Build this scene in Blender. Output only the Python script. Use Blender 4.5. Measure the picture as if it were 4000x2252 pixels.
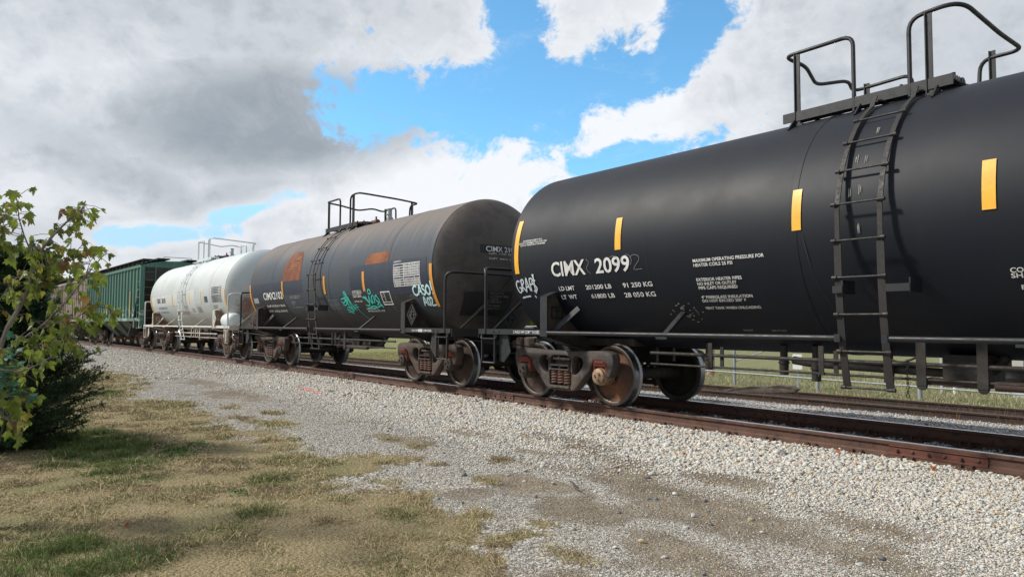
import bpy, bmesh, math, random
import numpy as np
from mathutils import Vector, Matrix, Euler, noise as mnoise
random.seed(7); RNG = np.random.default_rng(11)
for _o in list(bpy.data.objects): bpy.data.objects.remove(_o)
S = bpy.context.scene; COL = S.collection; R = math.radians; PI = math.pi

# ------------------------------------------------------------------ camera
CAM_P = Vector((7.4977, -7.9299, 1.2199)); YAW = -0.9041; PIT = 0.0515; ROL = 0.0045
cam = bpy.data.cameras.new('camera'); cam.sensor_width = 36; cam.lens = 24.758
cam.clip_start = .05; cam.clip_end = 3000
camo = bpy.data.objects.new('camera', cam); COL.objects.link(camo); S.camera = camo
_F = Vector((math.sin(YAW)*math.cos(PIT), math.cos(YAW)*math.cos(PIT), math.sin(PIT)))
_R = Vector((math.cos(YAW), -math.sin(YAW), 0)); _U = _R.cross(_F)
_R2 = _R*math.cos(ROL)+_U*math.sin(ROL); _U2 = -_R*math.sin(ROL)+_U*math.cos(ROL)
camo.matrix_world = Matrix(((_R2.x,_U2.x,-_F.x,CAM_P.x),(_R2.y,_U2.y,-_F.y,CAM_P.y),(_R2.z,_U2.z,-_F.z,CAM_P.z),(0,0,0,1)))
S.render.resolution_x = 1024; S.render.resolution_y = 576
S.view_settings.view_transform = 'Standard'; S.view_settings.look = 'None'
S.view_settings.exposure = 0.45; S.view_settings.gamma = 1

# ------------------------------------------------------------------ light
SUN_EL = R(40); SUN_AZ = R(222)          # compass style angle measured from +Y towards +X
sd = Vector((math.sin(SUN_AZ)*math.cos(SUN_EL), math.cos(SUN_AZ)*math.cos(SUN_EL), math.sin(SUN_EL)))
sl = bpy.data.lights.new('sun', 'SUN'); sl.energy = 3.5; sl.angle = R(6); sl.color = (1, .94, .85)
so = bpy.data.objects.new('sun', sl); COL.objects.link(so); so.location = (0, 0, 40)
so.rotation_euler = sd.to_track_quat('Z', 'Y').to_euler()

# ------------------------------------------------------------------ world: nishita sky + layered clouds
W = bpy.data.worlds.new('World'); S.world = W; W.use_nodes = True
nt = W.node_tree; nt.nodes.clear()
def N(tree, t, **kw):
    n = tree.nodes.new(t)
    for k, v in kw.items(): setattr(n, k, v)
    return n
class G:
    """tiny node-graph writer"""
    def __init__(s, tree): s.t = tree
    def inp(s, n, i, v):
        if v is None: return
        if hasattr(v, 'is_linked') or hasattr(v, 'links'): s.t.links.new(v, n.inputs[i])
        else: n.inputs[i].default_value = v
    def m(s, op, a, b=None, c=None, clamp=False):
        n = N(s.t, 'ShaderNodeMath', operation=op, use_clamp=clamp)
        s.inp(n, 0, a); s.inp(n, 1, b)
        if c is not None: s.inp(n, 2, c)
        return n.outputs[0]
    def noise(s, vec, scale, detail=4, rough=.55, dist=0, dim='3D', lac=2.0):
        n = N(s.t, 'ShaderNodeTexNoise', noise_dimensions=dim)
        if vec is not None: s.t.links.new(vec, n.inputs['Vector'])
        n.inputs['Scale'].default_value = scale; n.inputs['Detail'].default_value = detail
        n.inputs['Roughness'].default_value = rough; n.inputs['Distortion'].default_value = dist
        n.inputs['Lacunarity'].default_value = lac
        return n.outputs['Fac']
    def ss(s, x, a, b, lo=0., hi=1.):
        n = N(s.t, 'ShaderNodeMapRange', interpolation_type='SMOOTHSTEP')
        s.inp(n, 0, x); s.inp(n, 1, a); s.inp(n, 2, b); n.inputs[3].default_value = lo; n.inputs[4].default_value = hi
        return n.outputs[0]
    def lin(s, x, a, b, lo=0., hi=1.):
        n = N(s.t, 'ShaderNodeMapRange')
        s.inp(n, 0, x); s.inp(n, 1, a); s.inp(n, 2, b); n.inputs[3].default_value = lo; n.inputs[4].default_value = hi
        return n.outputs[0]
    def mix(s, f, a, b, mode='MIX'):
        n = N(s.t, 'ShaderNodeMix', data_type='RGBA', blend_type=mode)
        s.inp(n, 0, f)
        for i, v in ((6, a), (7, b)):
            if isinstance(v, (tuple, list)): n.inputs[i].default_value = (*v[:3], 1)
            else: s.t.links.new(v, n.inputs[i])
        return n.outputs[2]
    def vscale(s, vec, xyz):
        n = N(s.t, 'ShaderNodeVectorMath', operation='MULTIPLY'); s.t.links.new(vec, n.inputs[0]); n.inputs[1].default_value = xyz
        return n.outputs[0]
g = G(nt)
tc = N(nt, 'ShaderNodeTexCoord').outputs['Generated']
sep = N(nt, 'ShaderNodeSeparateXYZ'); nt.links.new(tc, sep.inputs[0]); X_, Y_, Z_ = sep.outputs
az = g.m('ARCTAN2', X_, Y_); el = g.m('ARCSINE', g.m('MINIMUM', g.m('MAXIMUM', Z_, -1.), 1.))
sky = N(nt, 'ShaderNodeTexSky', sky_type='NISHITA', sun_disc=False)
sky.sun_elevation = SUN_EL; sky.sun_rotation = SUN_AZ; sky.air_density = 1.0; sky.dust_density = .6; sky.ozone_density = 2.2
# cloud domain: azimuth / elevation, with billow-shaped warping
cmb = N(nt, 'ShaderNodeCombineXYZ')
nt.links.new(az, cmb.inputs[0]); nt.links.new(g.m('MULTIPLY', el, 1.25), cmb.inputs[1]); cmb.inputs[2].default_value = 3.1
cv = cmb.outputs[0]
n1 = g.noise(cv, 4.2, 9, .56, .15)
def mid(v, k): return g.m('MULTIPLY', g.m('SUBTRACT', v, .5), k)
wA = mid(g.noise(cv, 7., 10, .62, .0), 1.0)
cv2 = g.vscale(cv, (1.03, 1.0, 1.0))
def billow(scale, det, rough=.55):
    """rounded cauliflower lumps: 1 - |noise|"""
    return g.m('SUBTRACT', 1., g.m('ABSOLUTE', g.m('MULTIPLY', g.m('SUBTRACT', g.noise(cv2, scale, det, rough), .5), 3.2)))
bA = billow(11., 7, .6); bB = billow(30., 4, .6)
def ell(ca, ce, ra, re, rot=0., soft=1.):
    """field: 1 at the centre of an elliptical region of the sky, 0 at its rim, negative outside"""
    c_, s_ = math.cos(rot), math.sin(rot)
    da = g.m('SUBTRACT', az, ca); de = g.m('SUBTRACT', el, ce)
    u = g.m('DIVIDE', g.m('ADD', g.m('MULTIPLY', da, c_), g.m('MULTIPLY', de, s_)), ra)
    v = g.m('DIVIDE', g.m('SUBTRACT', g.m('MULTIPLY', de, c_), g.m('MULTIPLY', da, s_)), re)
    return g.m('SUBTRACT', 1., g.m('SQRT', g.m('ADD', g.m('MULTIPLY', u, u), g.m('MULTIPLY', v, v))))
GAPS = [(-.99,.300,.112,.052,0.),(-.881,.318,.150,.045,.15),(-.900,.401,.040,.085,0.),(-.655,.401,.030,.058,-.35),(-.75,.336,.075,.022,.17),
        (-.706,.240,.085,.018,.25),(-1.270,.148,.040,.010,.35),(-1.353,.113,.065,.010,.09),(-.84,.268,.035,.02,.3)]
T = None
for (a, e, ra, re, rt) in GAPS:
    q = ell(a, e, ra*1.38, re*1.38, rt); T = q if T is None else g.m('SMOOTH_MAX', T, q, .25)
T = g.m('MAXIMUM', T, -.9); T0 = T
T = g.m('ADD', T, g.m('MULTIPLY', wA, 2.2)); T = g.m('ADD', T, mid(g.noise(cv, 13., 9, .64, .5), 2.6)); T = g.m('SUBTRACT', T, g.m('MULTIPLY', g.m('SUBTRACT', bA, .72), .55)); T = g.m('SUBTRACT', T, g.m('MULTIPLY', g.m('SUBTRACT', bB, .7), .22))
far_gap = g.ss(n1, .56, .62); away = g.ss(g.m('ABSOLUTE', g.m('SUBTRACT', az, -.9)), .95, 1.15)
high = g.ss(el, .5, .62); away = g.m('MAXIMUM', away, high)
gapmask = g.m('MAXIMUM', g.ss(T, -.22, .26), g.m('MULTIPLY', far_gap, away))
veil = g.m('MULTIPLY', g.ss(g.noise(g.vscale(cv, (1., 1.8, 1.)), 9., 8, .7, .6), .5, .8), .28)       # thin wisps over the blue
cov = g.m('SUBTRACT', 1., g.m('MULTIPLY', gapmask, g.m('SUBTRACT', 1., veil)))
def gb(a, e, ra, re, rt=0., amp=1.): return g.m('MULTIPLY', g.ss(ell(a, e, ra, re, rt), -.35, .75), amp)
grey = g.m('MAXIMUM', gb(-1.215,.272,.29,.10,.12,1.05), gb(-1.42,.19,.22,.05,-.35,.62))
grey = g.m('MAXIMUM', grey, gb(-1.30,.40,.55,.12,.0,.52))
grey = g.m('MAXIMUM', grey, gb(-.40,.32,.30,.22,.0,.50))
grey = g.m('MAXIMUM', grey, gb(-1.24,.185,.20,.04,.3,.6))
grey = g.m('MAXIMUM', grey, gb(-1.46,.10,.16,.030,.0,.42))
grey = g.m('MAXIMUM', grey, g.m('MULTIPLY', away, g.ss(g.noise(cv, 2.2, 4), .42, .62, 0, .8)))
tone = g.m('ADD', grey, g.m('MULTIPLY', wA, .35)); tone = g.m('ADD', tone, g.m('MULTIPLY', g.m('SUBTRACT', bA, .72), -.30)); tone = g.m('ADD', tone, mid(g.noise(g.vscale(cv, (.9, 1.7, 1.)), 5., 5, .5), .45))
rim = g.ss(T, -1.0, .0)
lobe = g.m('ADD', g.ss(bA, .45, .95), mid(g.noise(cv2, 9., 7, .6, .5), 2.0))
wh = g.m('MAXIMUM', gb(-1.02,.190,.24,.060,0.,.75), gb(-.78,.26,.16,.06,.3,.7))
lit = g.m('MULTIPLY', g.m('SUBTRACT', 1., g.m('MULTIPLY', grey, 1.1), None, True), g.m('ADD', g.m('ADD', .05, wh), g.m('ADD', g.m('MULTIPLY', rim, .45), g.m('MULTIPLY', lobe, .45))), None, True)
tone = g.m('SUBTRACT', tone, g.m('MULTIPLY', rim, .30)); tone = g.m('MINIMUM', g.m('MAXIMUM', tone, 0.), 1.)
ccol = g.mix(tone, (.49, .515, .55), (.25, .282, .315)); ccol = g.mix(lit, ccol, (.685, .70, .725))
low = g.ss(el, -.02, .10, 1., 0.)
skyc = g.mix(1.0, sky.outputs[0], (.098, .158, .168), 'MULTIPLY')
skyc = g.mix(g.ss(el, .10, .24, .85, 0.), skyc, (.36, .53, .70))
out = g.mix(g.m('MULTIPLY', cov, .985), skyc, ccol)
out = g.mix(g.m('MULTIPLY', low, .4), out, (.56, .62, .68))
out = g.mix(g.ss(el, -.01, -.06), out, (.20, .19, .15))
bg = N(nt, 'ShaderNodeBackground'); nt.links.new(out, bg.inputs[0]); bg.inputs[1].default_value = 1.0
wo = N(nt, 'ShaderNodeOutputWorld'); nt.links.new(bg.outputs[0], wo.inputs[0])

# ------------------------------------------------------------------ track alignment (gentle curve towards -X)
_xs = np.linspace(0, 420, 4201)
_sl = np.where(_xs < 45, .001*_xs, np.where(_xs < 58, .045, np.maximum(.045-(_xs-58)*.0014, 0)))
_of = -np.concatenate([[0], np.cumsum((_sl[1:]+_sl[:-1])/2*(_xs[1]-_xs[0]))])
def off(x):
    return float(np.interp(-x, _xs, _of)) if x < 0 else 0.
def offa(x): return np.where(x < 0, np.interp(-x, _xs, _of), 0.)
YC = .755                      # track centre (near rail head is at y = 0, rail top at z = 0)
T2A, T2B = 8.05, .0440         # siding: near rail y = T2A + T2B*(x-2.9) + off(x)
def t2y(x): return T2A+T2B*(x-2.9)+off(x)
def t2ya(x): return T2A+T2B*np.clip(x-2.9, -60, 99)+offa(x)

# ------------------------------------------------------------------ mesh helpers
def link(o, parent=None):
    COL.objects.link(o)
    if parent is not None: o.parent = parent
    return o
class MB:
    def __init__(s): s.v = []; s.f = []; s.mi = []; s.cur = 0; s.cuts = []
    def add(s, vs, fs):
        b = len(s.v); s.v += [tuple(v) for v in vs]; s.cuts.append((b, len(s.v), len(s.f), len(s.f)+len(fs)))
        for f in fs: s.f.append(tuple(i+b for i in f)); s.mi.append(s.cur)
        return s
    def mi_custom(s): return len(set(s.mi)) > 1
    def box(s, x0, x1, y0, y1, z0, z1):
        return s.add([(x0,y0,z0),(x1,y0,z0),(x1,y1,z0),(x0,y1,z0),(x0,y0,z1),(x1,y0,z1),(x1,y1,z1),(x0,y1,z1)],
            [(3,2,1,0),(4,5,6,7),(0,1,5,4),(1,2,6,5),(2,3,7,6),(3,0,4,7)])
    def bar(s, p, q, w, h, up=(0,0,1)):
        p, q = Vector(p), Vector(q); d = (q-p).normalized(); u = Vector(up)
        sx = d.cross(u)
        if sx.length < 1e-4: sx = d.cross(Vector((1,0,0)))
        sx.normalize(); u = sx.cross(d).normalized(); sx = sx*w/2; u = u*h/2
        vs = [p-sx-u, p+sx-u, p+sx+u, p-sx+u, q-sx-u, q+sx-u, q+sx+u, q-sx+u]
        return s.add(vs, [(3,2,1,0),(4,5,6,7),(0,1,5,4),(1,2,6,5),(2,3,7,6),(3,0,4,7)])
    def tube(s, path, r, n=8, caps=True, rs=None):
        P = [Vector(p) for p in path]; m = len(P); b = len(s.v); prev = None; vs = []
        for i, p in enumerate(P):
            t = (P[min(i+1, m-1)]-P[max(i-1, 0)]).normalized()
            if prev is None:
                a = Vector((0,0,1)) if abs(t.z) < .9 else Vector((1,0,0))
                nx = t.cross(a).normalized()
            else:
                nx = prev-t*prev.dot(t); nx.normalize()
            prev = nx; ny = t.cross(nx); rr = rs[i] if rs is not None else r
            for k in range(n):
                c, d = math.cos(2*PI*k/n), math.sin(2*PI*k/n); vs.append(p+nx*c*rr+ny*d*rr)
        fs = [(i*n+k, i*n+(k+1) % n, (i+1)*n+(k+1) % n, (i+1)*n+k) for i in range(m-1) for k in range(n)]
        if caps: fs += [tuple(range(n-1, -1, -1)), tuple((m-1)*n+k for k in range(n))]
        return s.add(vs, fs)
    def cyl(s, p, q, r, n=16, r2=None):
        return s.tube([p, q], r, n, True, [r, r if r2 is None else r2])
    def lathe(s, prof, axis='y', c=(0,0,0), n=40, close=True):
        """prof: list of (radius, along)"""
        vs = []
        for (r, a) in prof:
            for k in range(n):
                t = 2*PI*k/n; u, w = r*math.cos(t), r*math.sin(t)
                vs.append((c[0]+a, c[1]+u, c[2]+w) if axis == 'x' else (c[0]+u, c[1]+a, c[2]+w) if axis == 'y' else (c[0]+u, c[1]+w, c[2]+a))
        m = len(prof); fs = []
        for i in range(m if close else m-1):
            j = (i+1) % m
            for k in range(n):
                k2 = (k+1) % n; fs.append((i*n+k, j*n+k, j*n+k2, i*n+k2))
        return s.add(vs, fs)
    def prism(s, poly, fn, a, b):
        """poly 2d points, fn(u,v,w)->xyz, extruded between w=a and w=b"""
        n = len(poly); vs = [fn(u, v, a) for u, v in poly]+[fn(u, v, b) for u, v in poly]
        return s.add(vs, [tuple(range(n-1, -1, -1)), tuple(range(n, 2*n))]+[(i, (i+1) % n, n+(i+1) % n, n+i) for i in range(n)])
    def groups(s, mg=.012):
        bb = []
        for (a, b, _, _) in s.cuts:
            A = np.array(s.v[a:b]); bb.append((A.min(0)-mg, A.max(0)+mg))
        n = len(bb); par = list(range(n))
        def fd(i):
            while par[i] != i: i = par[i]
            return i
        for i in range(n):
            for j in range(i):
                if (bb[i][0] <= bb[j][1]).all() and (bb[j][0] <= bb[i][1]).all(): par[fd(i)] = fd(j)
        out = {}
        for i in range(n): out.setdefault(fd(i), []).append(i)
        return list(out.values())
    def build(s, name, mats, parent=None, smooth=False, bevel=0, recalc=True, split=True):
        if split and parent is not None and not s.mi_custom() and 1 < len(s.cuts) < 80:
            gr = s.groups()
            if len(gr) > 1:
                r = None
                for q in gr:
                    m = MB()
                    for i in q:
                        a, b, fa, fb_ = s.cuts[i]; m.add(s.v[a:b], [tuple(k-a for k in f) for f in s.f[fa:fb_]])
                    o = m.build(name, mats, parent, smooth, bevel, recalc, False); r = r or o
                return r
        me = bpy.data.meshes.new(name); me.from_pydata(s.v, [], s.f)
        if not isinstance(mats, (list, tuple)): mats = [mats]
        for m in mats: me.materials.append(m)
        if len(mats) > 1: me.polygons.foreach_set('material_index', s.mi)
        if recalc or bevel:
            bm = bmesh.new(); bm.from_mesh(me); bmesh.ops.recalc_face_normals(bm, faces=bm.faces)
            if bevel: 
                es = [e for e in bm.edges if len(e.link_faces) == 2 and e.calc_face_angle(0) > .6]
                bmesh.ops.bevel(bm, geom=es, offset=bevel, segments=1, affect='EDGES', profile=.5)
            bm.to_mesh(me); bm.free()
        if smooth: shade(me)
        me.update()
        return link(bpy.data.objects.new(name, me), parent)
def shade(me, ang=40):
    me.polygons.foreach_set('use_smooth', [True]*len(me.polygons))
    try: me.set_sharp_from_angle(angle=R(ang))
    except Exception: pass
def bigmesh(name, V, F, mat, col=None, parent=None, smooth=False):
    """numpy mesh; F is (n,3) or (n,4); col per-vertex rgb"""
    me = bpy.data.meshes.new(name); nf, k = F.shape
    me.vertices.add(len(V)); me.vertices.foreach_set('co', V.astype(np.float32).ravel())
    me.loops.add(nf*k); me.loops.foreach_set('vertex_index', F.astype(np.int32).ravel())
    me.polygons.add(nf); me.polygons.foreach_set('loop_start', np.arange(0, nf*k, k, dtype=np.int32))
    try: me.polygons.foreach_set('loop_total', np.full(nf, k, dtype=np.int32))
    except Exception: pass
    if smooth: me.polygons.foreach_set('use_smooth', np.ones(nf, dtype=bool))
    me.update(calc_edges=True)
    if col is not None:
        a = me.color_attributes.new('tint', 'FLOAT_COLOR', 'POINT')
        c = np.ones((len(V), 4), np.float32); c[:, :3] = col; a.data.foreach_set('color', c.ravel())
    me.materials.append(mat); me.validate()
    return link(bpy.data.objects.new(name, me), parent)
def curve_plate(name, polys, depth, bevel, place, mat, parent=None):
    """2D outline with holes, extruded; place(u,v,w)->xyz, w in [-depth/2, depth/2]"""
    cu = bpy.data.curves.new(name, 'CURVE'); cu.dimensions = '2D'; cu.fill_mode = 'BOTH'
    cu.extrude = depth/2-bevel; cu.bevel_depth = bevel; cu.bevel_resolution = 1; cu.offset = -bevel
    for p in polys:
        sp = cu.splines.new('POLY'); sp.points.add(len(p)-1); sp.use_cyclic_u = True
        for i, (u, v) in enumerate(p): sp.points[i].co = (u, v, 0, 1)
    o = bpy.data.objects.new('tmp', cu); me = bpy.data.meshes.new_from_object(o)
    bpy.data.objects.remove(o); bpy.data.curves.remove(cu)
    for v in me.vertices: v.co = place(*v.co)
    bm = bmesh.new(); bm.from_mesh(me); bmesh.ops.remove_doubles(bm, verts=bm.verts, dist=1e-4)
    bmesh.ops.recalc_face_normals(bm, faces=bm.faces); bm.to_mesh(me); bm.free()
    me.name = name; me.materials.clear(); me.materials.append(mat); shade(me, 35)
    return link(bpy.data.objects.new(name, me), parent)
def rnd(pts, n=5, k=.3, closed=True):
    """round the corners of a polygon"""
    out = []; m = len(pts)
    for i in range(m):
        p = Vector(pts[i]); a = Vector(pts[i-1]); b = Vector(pts[(i+1) % m])
        if not closed and i in (0, m-1): out.append(tuple(p)); continue
        s_ = p+(a-p)*k; e_ = p+(b-p)*k
        for j in range(n+1):
            t = j/n; out.append(tuple((1-t)**2*s_+2*t*(1-t)*p+t*t*e_))
    return out
def bend(pts, r=.1, n=6):
    """open 3d path with rounded corners of radius r"""
    P = [Vector(p) for p in pts]; out = [P[0]]
    for i in range(1, len(P)-1):
        a, p, b = P[i-1], P[i], P[i+1]; ra = min(r, (a-p).length*.49); rb = min(r, (b-p).length*.49)
        s_ = p+(a-p).normalized()*ra; e_ = p+(b-p).normalized()*rb
        for j in range(n+1):
            t = j/n; out.append((1-t)**2*s_+2*t*(1-t)*p+t*t*e_)
    out.append(P[-1]); return out
def empty(name, loc, rz=0):
    o = bpy.data.objects.new(name, None); o.location = loc; o.rotation_euler = (0, 0, rz); o.empty_display_size = .3
    return link(o)
def tag(o, label, cat, group=None):
    o['label'] = label; o['category'] = cat
    if group: o['group'] = group
    return o
def struct(o): o['kind'] = 'structure'; return o
def stuff(o, label, cat): o['kind'] = 'stuff'; o['label'] = label; o['category'] = cat; return o
def copy_tree(o, parent=None):
    c = o.copy(); COL.objects.link(c); c.parent = parent
    for ch in o.children: copy_tree(ch, c)
    return c

# ------------------------------------------------------------------ materials
def mat_new(name):
    m = bpy.data.materials.new(name); m.use_nodes = True; t = m.node_tree
    b = t.nodes['Principled BSDF']; return m, t, b, G(t)
def objco(t): return N(t, 'ShaderNodeTexCoord').outputs['Object']
def bump(t, b, h, strength=.3, dist=.02):
    n = N(t, 'ShaderNodeBump'); n.inputs['Strength'].default_value = strength; n.inputs['Distance'].default_value = dist
    t.links.new(h, n.inputs['Height']); t.links.new(n.outputs[0], b.inputs['Normal'])
def metal(name, base, dirt, lo=.45, hi=.7, scale=3., rough=.55, met=0., streak=1., bmp=.08, dirt2=None, bs=60., spec=.5):
    """painted / dirty / rusty steel: base colour, grime by noise (streak>1 stretches it vertically)"""
    m, t, b, g = mat_new(name); co = objco(t); v = g.vscale(co, (1, 1, 1/streak))
    n = g.noise(v, scale, 8, .62, .2); f = g.ss(n, lo, hi)
    c = g.mix(f, base, dirt)
    if dirt2: c = g.mix(g.ss(g.noise(v, scale*4.3, 6, .65), .52, .68), c, dirt2)
    c = g.mix(g.lin(g.noise(co, scale*9, 5, .6), .3, .7, 0., .35), c, tuple(x*.72 for x in base), 'MIX')
    t.links.new(c, b.inputs['Base Color']); b.inputs['Metallic'].default_value = met
    b.inputs['Specular IOR Level'].default_value = spec
    t.links.new(g.lin(g.noise(co, scale*5, 4), .3, .7, max(rough-.1, .05), min(rough+.15, 1)), b.inputs['Roughness'])
    if bmp: bump(t, b, g.noise(co, bs, 4, .6), bmp, .01)
    return m
def tintmat(name, rough=.85, trans=0., mul=1., spec=.3, noise_s=30., namp=.25):
    m, t, b, g = mat_new(name)
    a = N(t, 'ShaderNodeVertexColor'); a.layer_name = 'tint'
    c = g.mix(1., a.outputs[0], (mul, mul, mul), 'MULTIPLY')
    if namp: 
        k = g.lin(g.noise(objco(t), noise_s, 4), .3, .7, 1-namp, 1+namp*.6)
        cc = N(t, 'ShaderNodeCombineColor'); [t.links.new(k, cc.inputs[i]) for i in range(3)]
        c = g.mix(1., c, cc.outputs[0], 'MULTIPLY')
    t.links.new(c, b.inputs['Base Color']); b.inputs['Roughness'].default_value = rough; b.inputs['Specular IOR Level'].default_value = spec
    if trans:
        tr = N(t, 'ShaderNodeBsdfTranslucent'); t.links.new(c, tr.inputs[0]); mx = N(t, 'ShaderNodeMixShader'); mx.inputs[0].default_value = trans
        t.links.new(b.outputs[0], mx.inputs[1]); t.links.new(tr.outputs[0], mx.inputs[2])
        t.links.new(mx.outputs[0], t.nodes['Material Output'].inputs[0])
    return m
M = {}
M['black'] = metal('black_paint', (.008,.0095,.013), (.018,.0175,.018), .5, .75, 2.2, .50, 0, 3., .06)
M['blackdirty'] = metal('dirty_black_steel', (.011,.0105,.0105), (.025,.019,.016), .42, .7, 5., .62, 0, 2., .15)
M['grime'] = metal('brown_grimed_steel', (.024,.019,.016), (.055,.037,.026), .4, .7, 4., .8, 0, 1.5, .2)
M['frame1'] = metal('grimed_cast_steel', (.048,.040,.037), (.085,.058,.044), .46, .72, 2.5, .75, 0, 1.5, .35, (.12,.085,.065), 45)
M['frame2'] = metal('brown_cast_steel', (.058,.040,.031), (.085,.060,.045), .42, .68, 3.5, .8, 0, 1.5, .35, None, 45)
M['adapter'] = metal('red_primer', (.22,.045,.028), (.10,.035,.025), .45, .7, 6., .8, 0, 1, .2)
M['spring'] = metal('rusty_spring_steel', (.085,.045,.032), (.17,.075,.045), .45, .7, 9., .75, 0, 1, .2)
M['plate1'] = metal('orange_rust_plate', (.16,.060,.024), (.055,.030,.020), .40, .58, 2.2, .7, 0, 1, .1)
M['plate2'] = metal('brown_rust_plate', (.040,.022,.016), (.070,.034,.022), .45, .7, 3.2, .8, 0, 1, .1)
M['dark'] = metal('dark_greasy_steel', (.014,.012,.010), (.03,.023,.017), .45, .7, 4., .7, 0, 1, .15)
M['tread'] = metal('polished_tread', (.27,.275,.29), (.16,.155,.15), .5, .9, 2., .33, 1., 1, 0)
M['rim'] = metal('wheel_rim_steel', (.10,.088,.078), (.08,.055,.04), .4, .7, 8., .45, .7, 1, .05)
M['rail'] = metal('brown_rail_steel', (.078,.037,.025), (.105,.052,.034), .4, .7, 2.5, .78, 0, 1, .12, (.035,.018,.014))
M['railtop'] = metal('polished_rail_head', (.50,.50,.53), (.30,.28,.28), .45, .8, 1.5, .22, 1., 1, 0)
M['railtop2'] = metal('dull_rail_head', (.16,.135,.13), (.07,.045,.04), .45, .7, 2., .5, .6, 1, 0)
M['rail2'] = metal('dark_siding_rail_steel', (.028,.018,.015), (.05,.028,.02), .4, .7, 2.5, .85, 0, 1, .12)
M['joint'] = metal('red_rust_joint_bar', (.10,.030,.018), (.065,.026,.018), .45, .7, 4., .8, 0, 1, .25)
M['tie'] = metal('weathered_tie_wood', (.055,.042,.034), (.11,.095,.08), .4, .7, 5., .9, 0, 1, .5)
M['grey'] = metal('grey_white_paint', (.56,.61,.62), (.42,.45,.44), .5, .8, 1.6, .5, 0, 4., .03)
M['whitetrim'] = metal('white_trim_paint', (.55,.57,.55), (.40,.33,.26), .5, .72, 4., .55, 0, 3., .05)
M['whitedirty'] = metal('white_paint_rusting', (.50,.46,.40), (.24,.15,.09), .42, .66, 3., .65, 0, 2., .1)
M['yellow'] = metal('yellow_reflective_tape', (.80,.42,.035), (.66,.33,.04), .45, .8, 6., .4, 0, 1, 0)
M['orange'] = metal('orange_reflective_tape', (.62,.27,.03), (.5,.22,.03), .45, .8, 6., .45, 0, 1, 0)
M['letter'] = metal('white_stencil_paint', (.68,.68,.67), (.40,.40,.40), .46, .70, 9., .6, 0, 6., 0)
M['letterdull'] = metal('faded_stencil_paint', (.34,.32,.29), (.10,.095,.09), .45, .7, 9., .7, 0, 3., 0)
M['letterdark'] = metal('black_stencil_paint', (.035,.04,.055), (.14,.15,.17), .45, .7, 12., .6, 0, 3., 0)
M['teal'] = metal('teal_spray_paint', (.045,.46,.40), (.03,.30,.27), .5, .8, 9., .5, 0, 1, 0)
M['mint'] = metal('pale_mint_spray_paint', (.50,.72,.74), (.34,.52,.54), .5, .8, 9., .5, 0, 1, 0)
M['spraywhite'] = metal('white_spray_paint', (.52,.57,.62), (.30,.34,.38), .5, .8, 9., .5, 0, 1, 0)
M['thinwhite'] = metal('thin_white_outline_paint', (.22,.225,.23), (.1,.1,.1), .5, .8, 9., .5, 0, 1, 0)
M['rustpatch'] = metal('bare_rust_patch', (.115,.034,.016), (.22,.070,.020), .42, .66, 2.2, .85, 0, 3., .2)
M['rustpatch2'] = metal('orange_rust_patch', (.24,.080,.024), (.15,.05,.022), .42, .66, 2.2, .85, 0, 2., .2)
M['faintrun'] = metal('faint_rust_run', (.017,.0155,.015), (.010,.0105,.013), .45, .7, 6., .7, 0, 6., 0)
M['navy'] = metal('fresh_navy_paint', (.011,.019,.040), (.018,.026,.046), .45, .7, 3., .48, 0, 6., .05)
M['darkpatch'] = metal('repaint_patch_black', (.012,.012,.014), (.022,.020,.018), .45, .7, 3., .6, 0, 2., .05)
M['greypatch'] = metal('light_grey_repaint', (.42,.48,.51), (.46,.51,.53), .45, .7, 3., .5, 0, 2., .03)
M['whitepatch'] = metal('white_repaint', (.52,.54,.53), (.46,.49,.48), .45, .7, 3., .5, 0, 2., .03)
M['steelgrey'] = metal('galvanized_steel', (.30,.34,.37), (.22,.25,.27), .45, .7, 12., .6, .2, 1, 0)
M['pole'] = metal('weathered_pole_wood', (.36,.21,.12), (.25,.16,.10), .4, .7, 4., .9, 0, 6, .2)
M['greypost'] = metal('grey_weathered_post', (.42,.40,.37), (.30,.28,.26), .4, .7, 4., .9, 0, 6, .2)
M['signwhite'] = metal('white_sign_sheet', (.78,.79,.80), (.70,.71,.72), .5, .8, 4., .5, 0, 1, 0)
M['ropeorange'] = metal('orange_plastic', (.5,.12,.03), (.4,.1,.03), .5, .8, 4., .5, 0, 1, 0)
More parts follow.
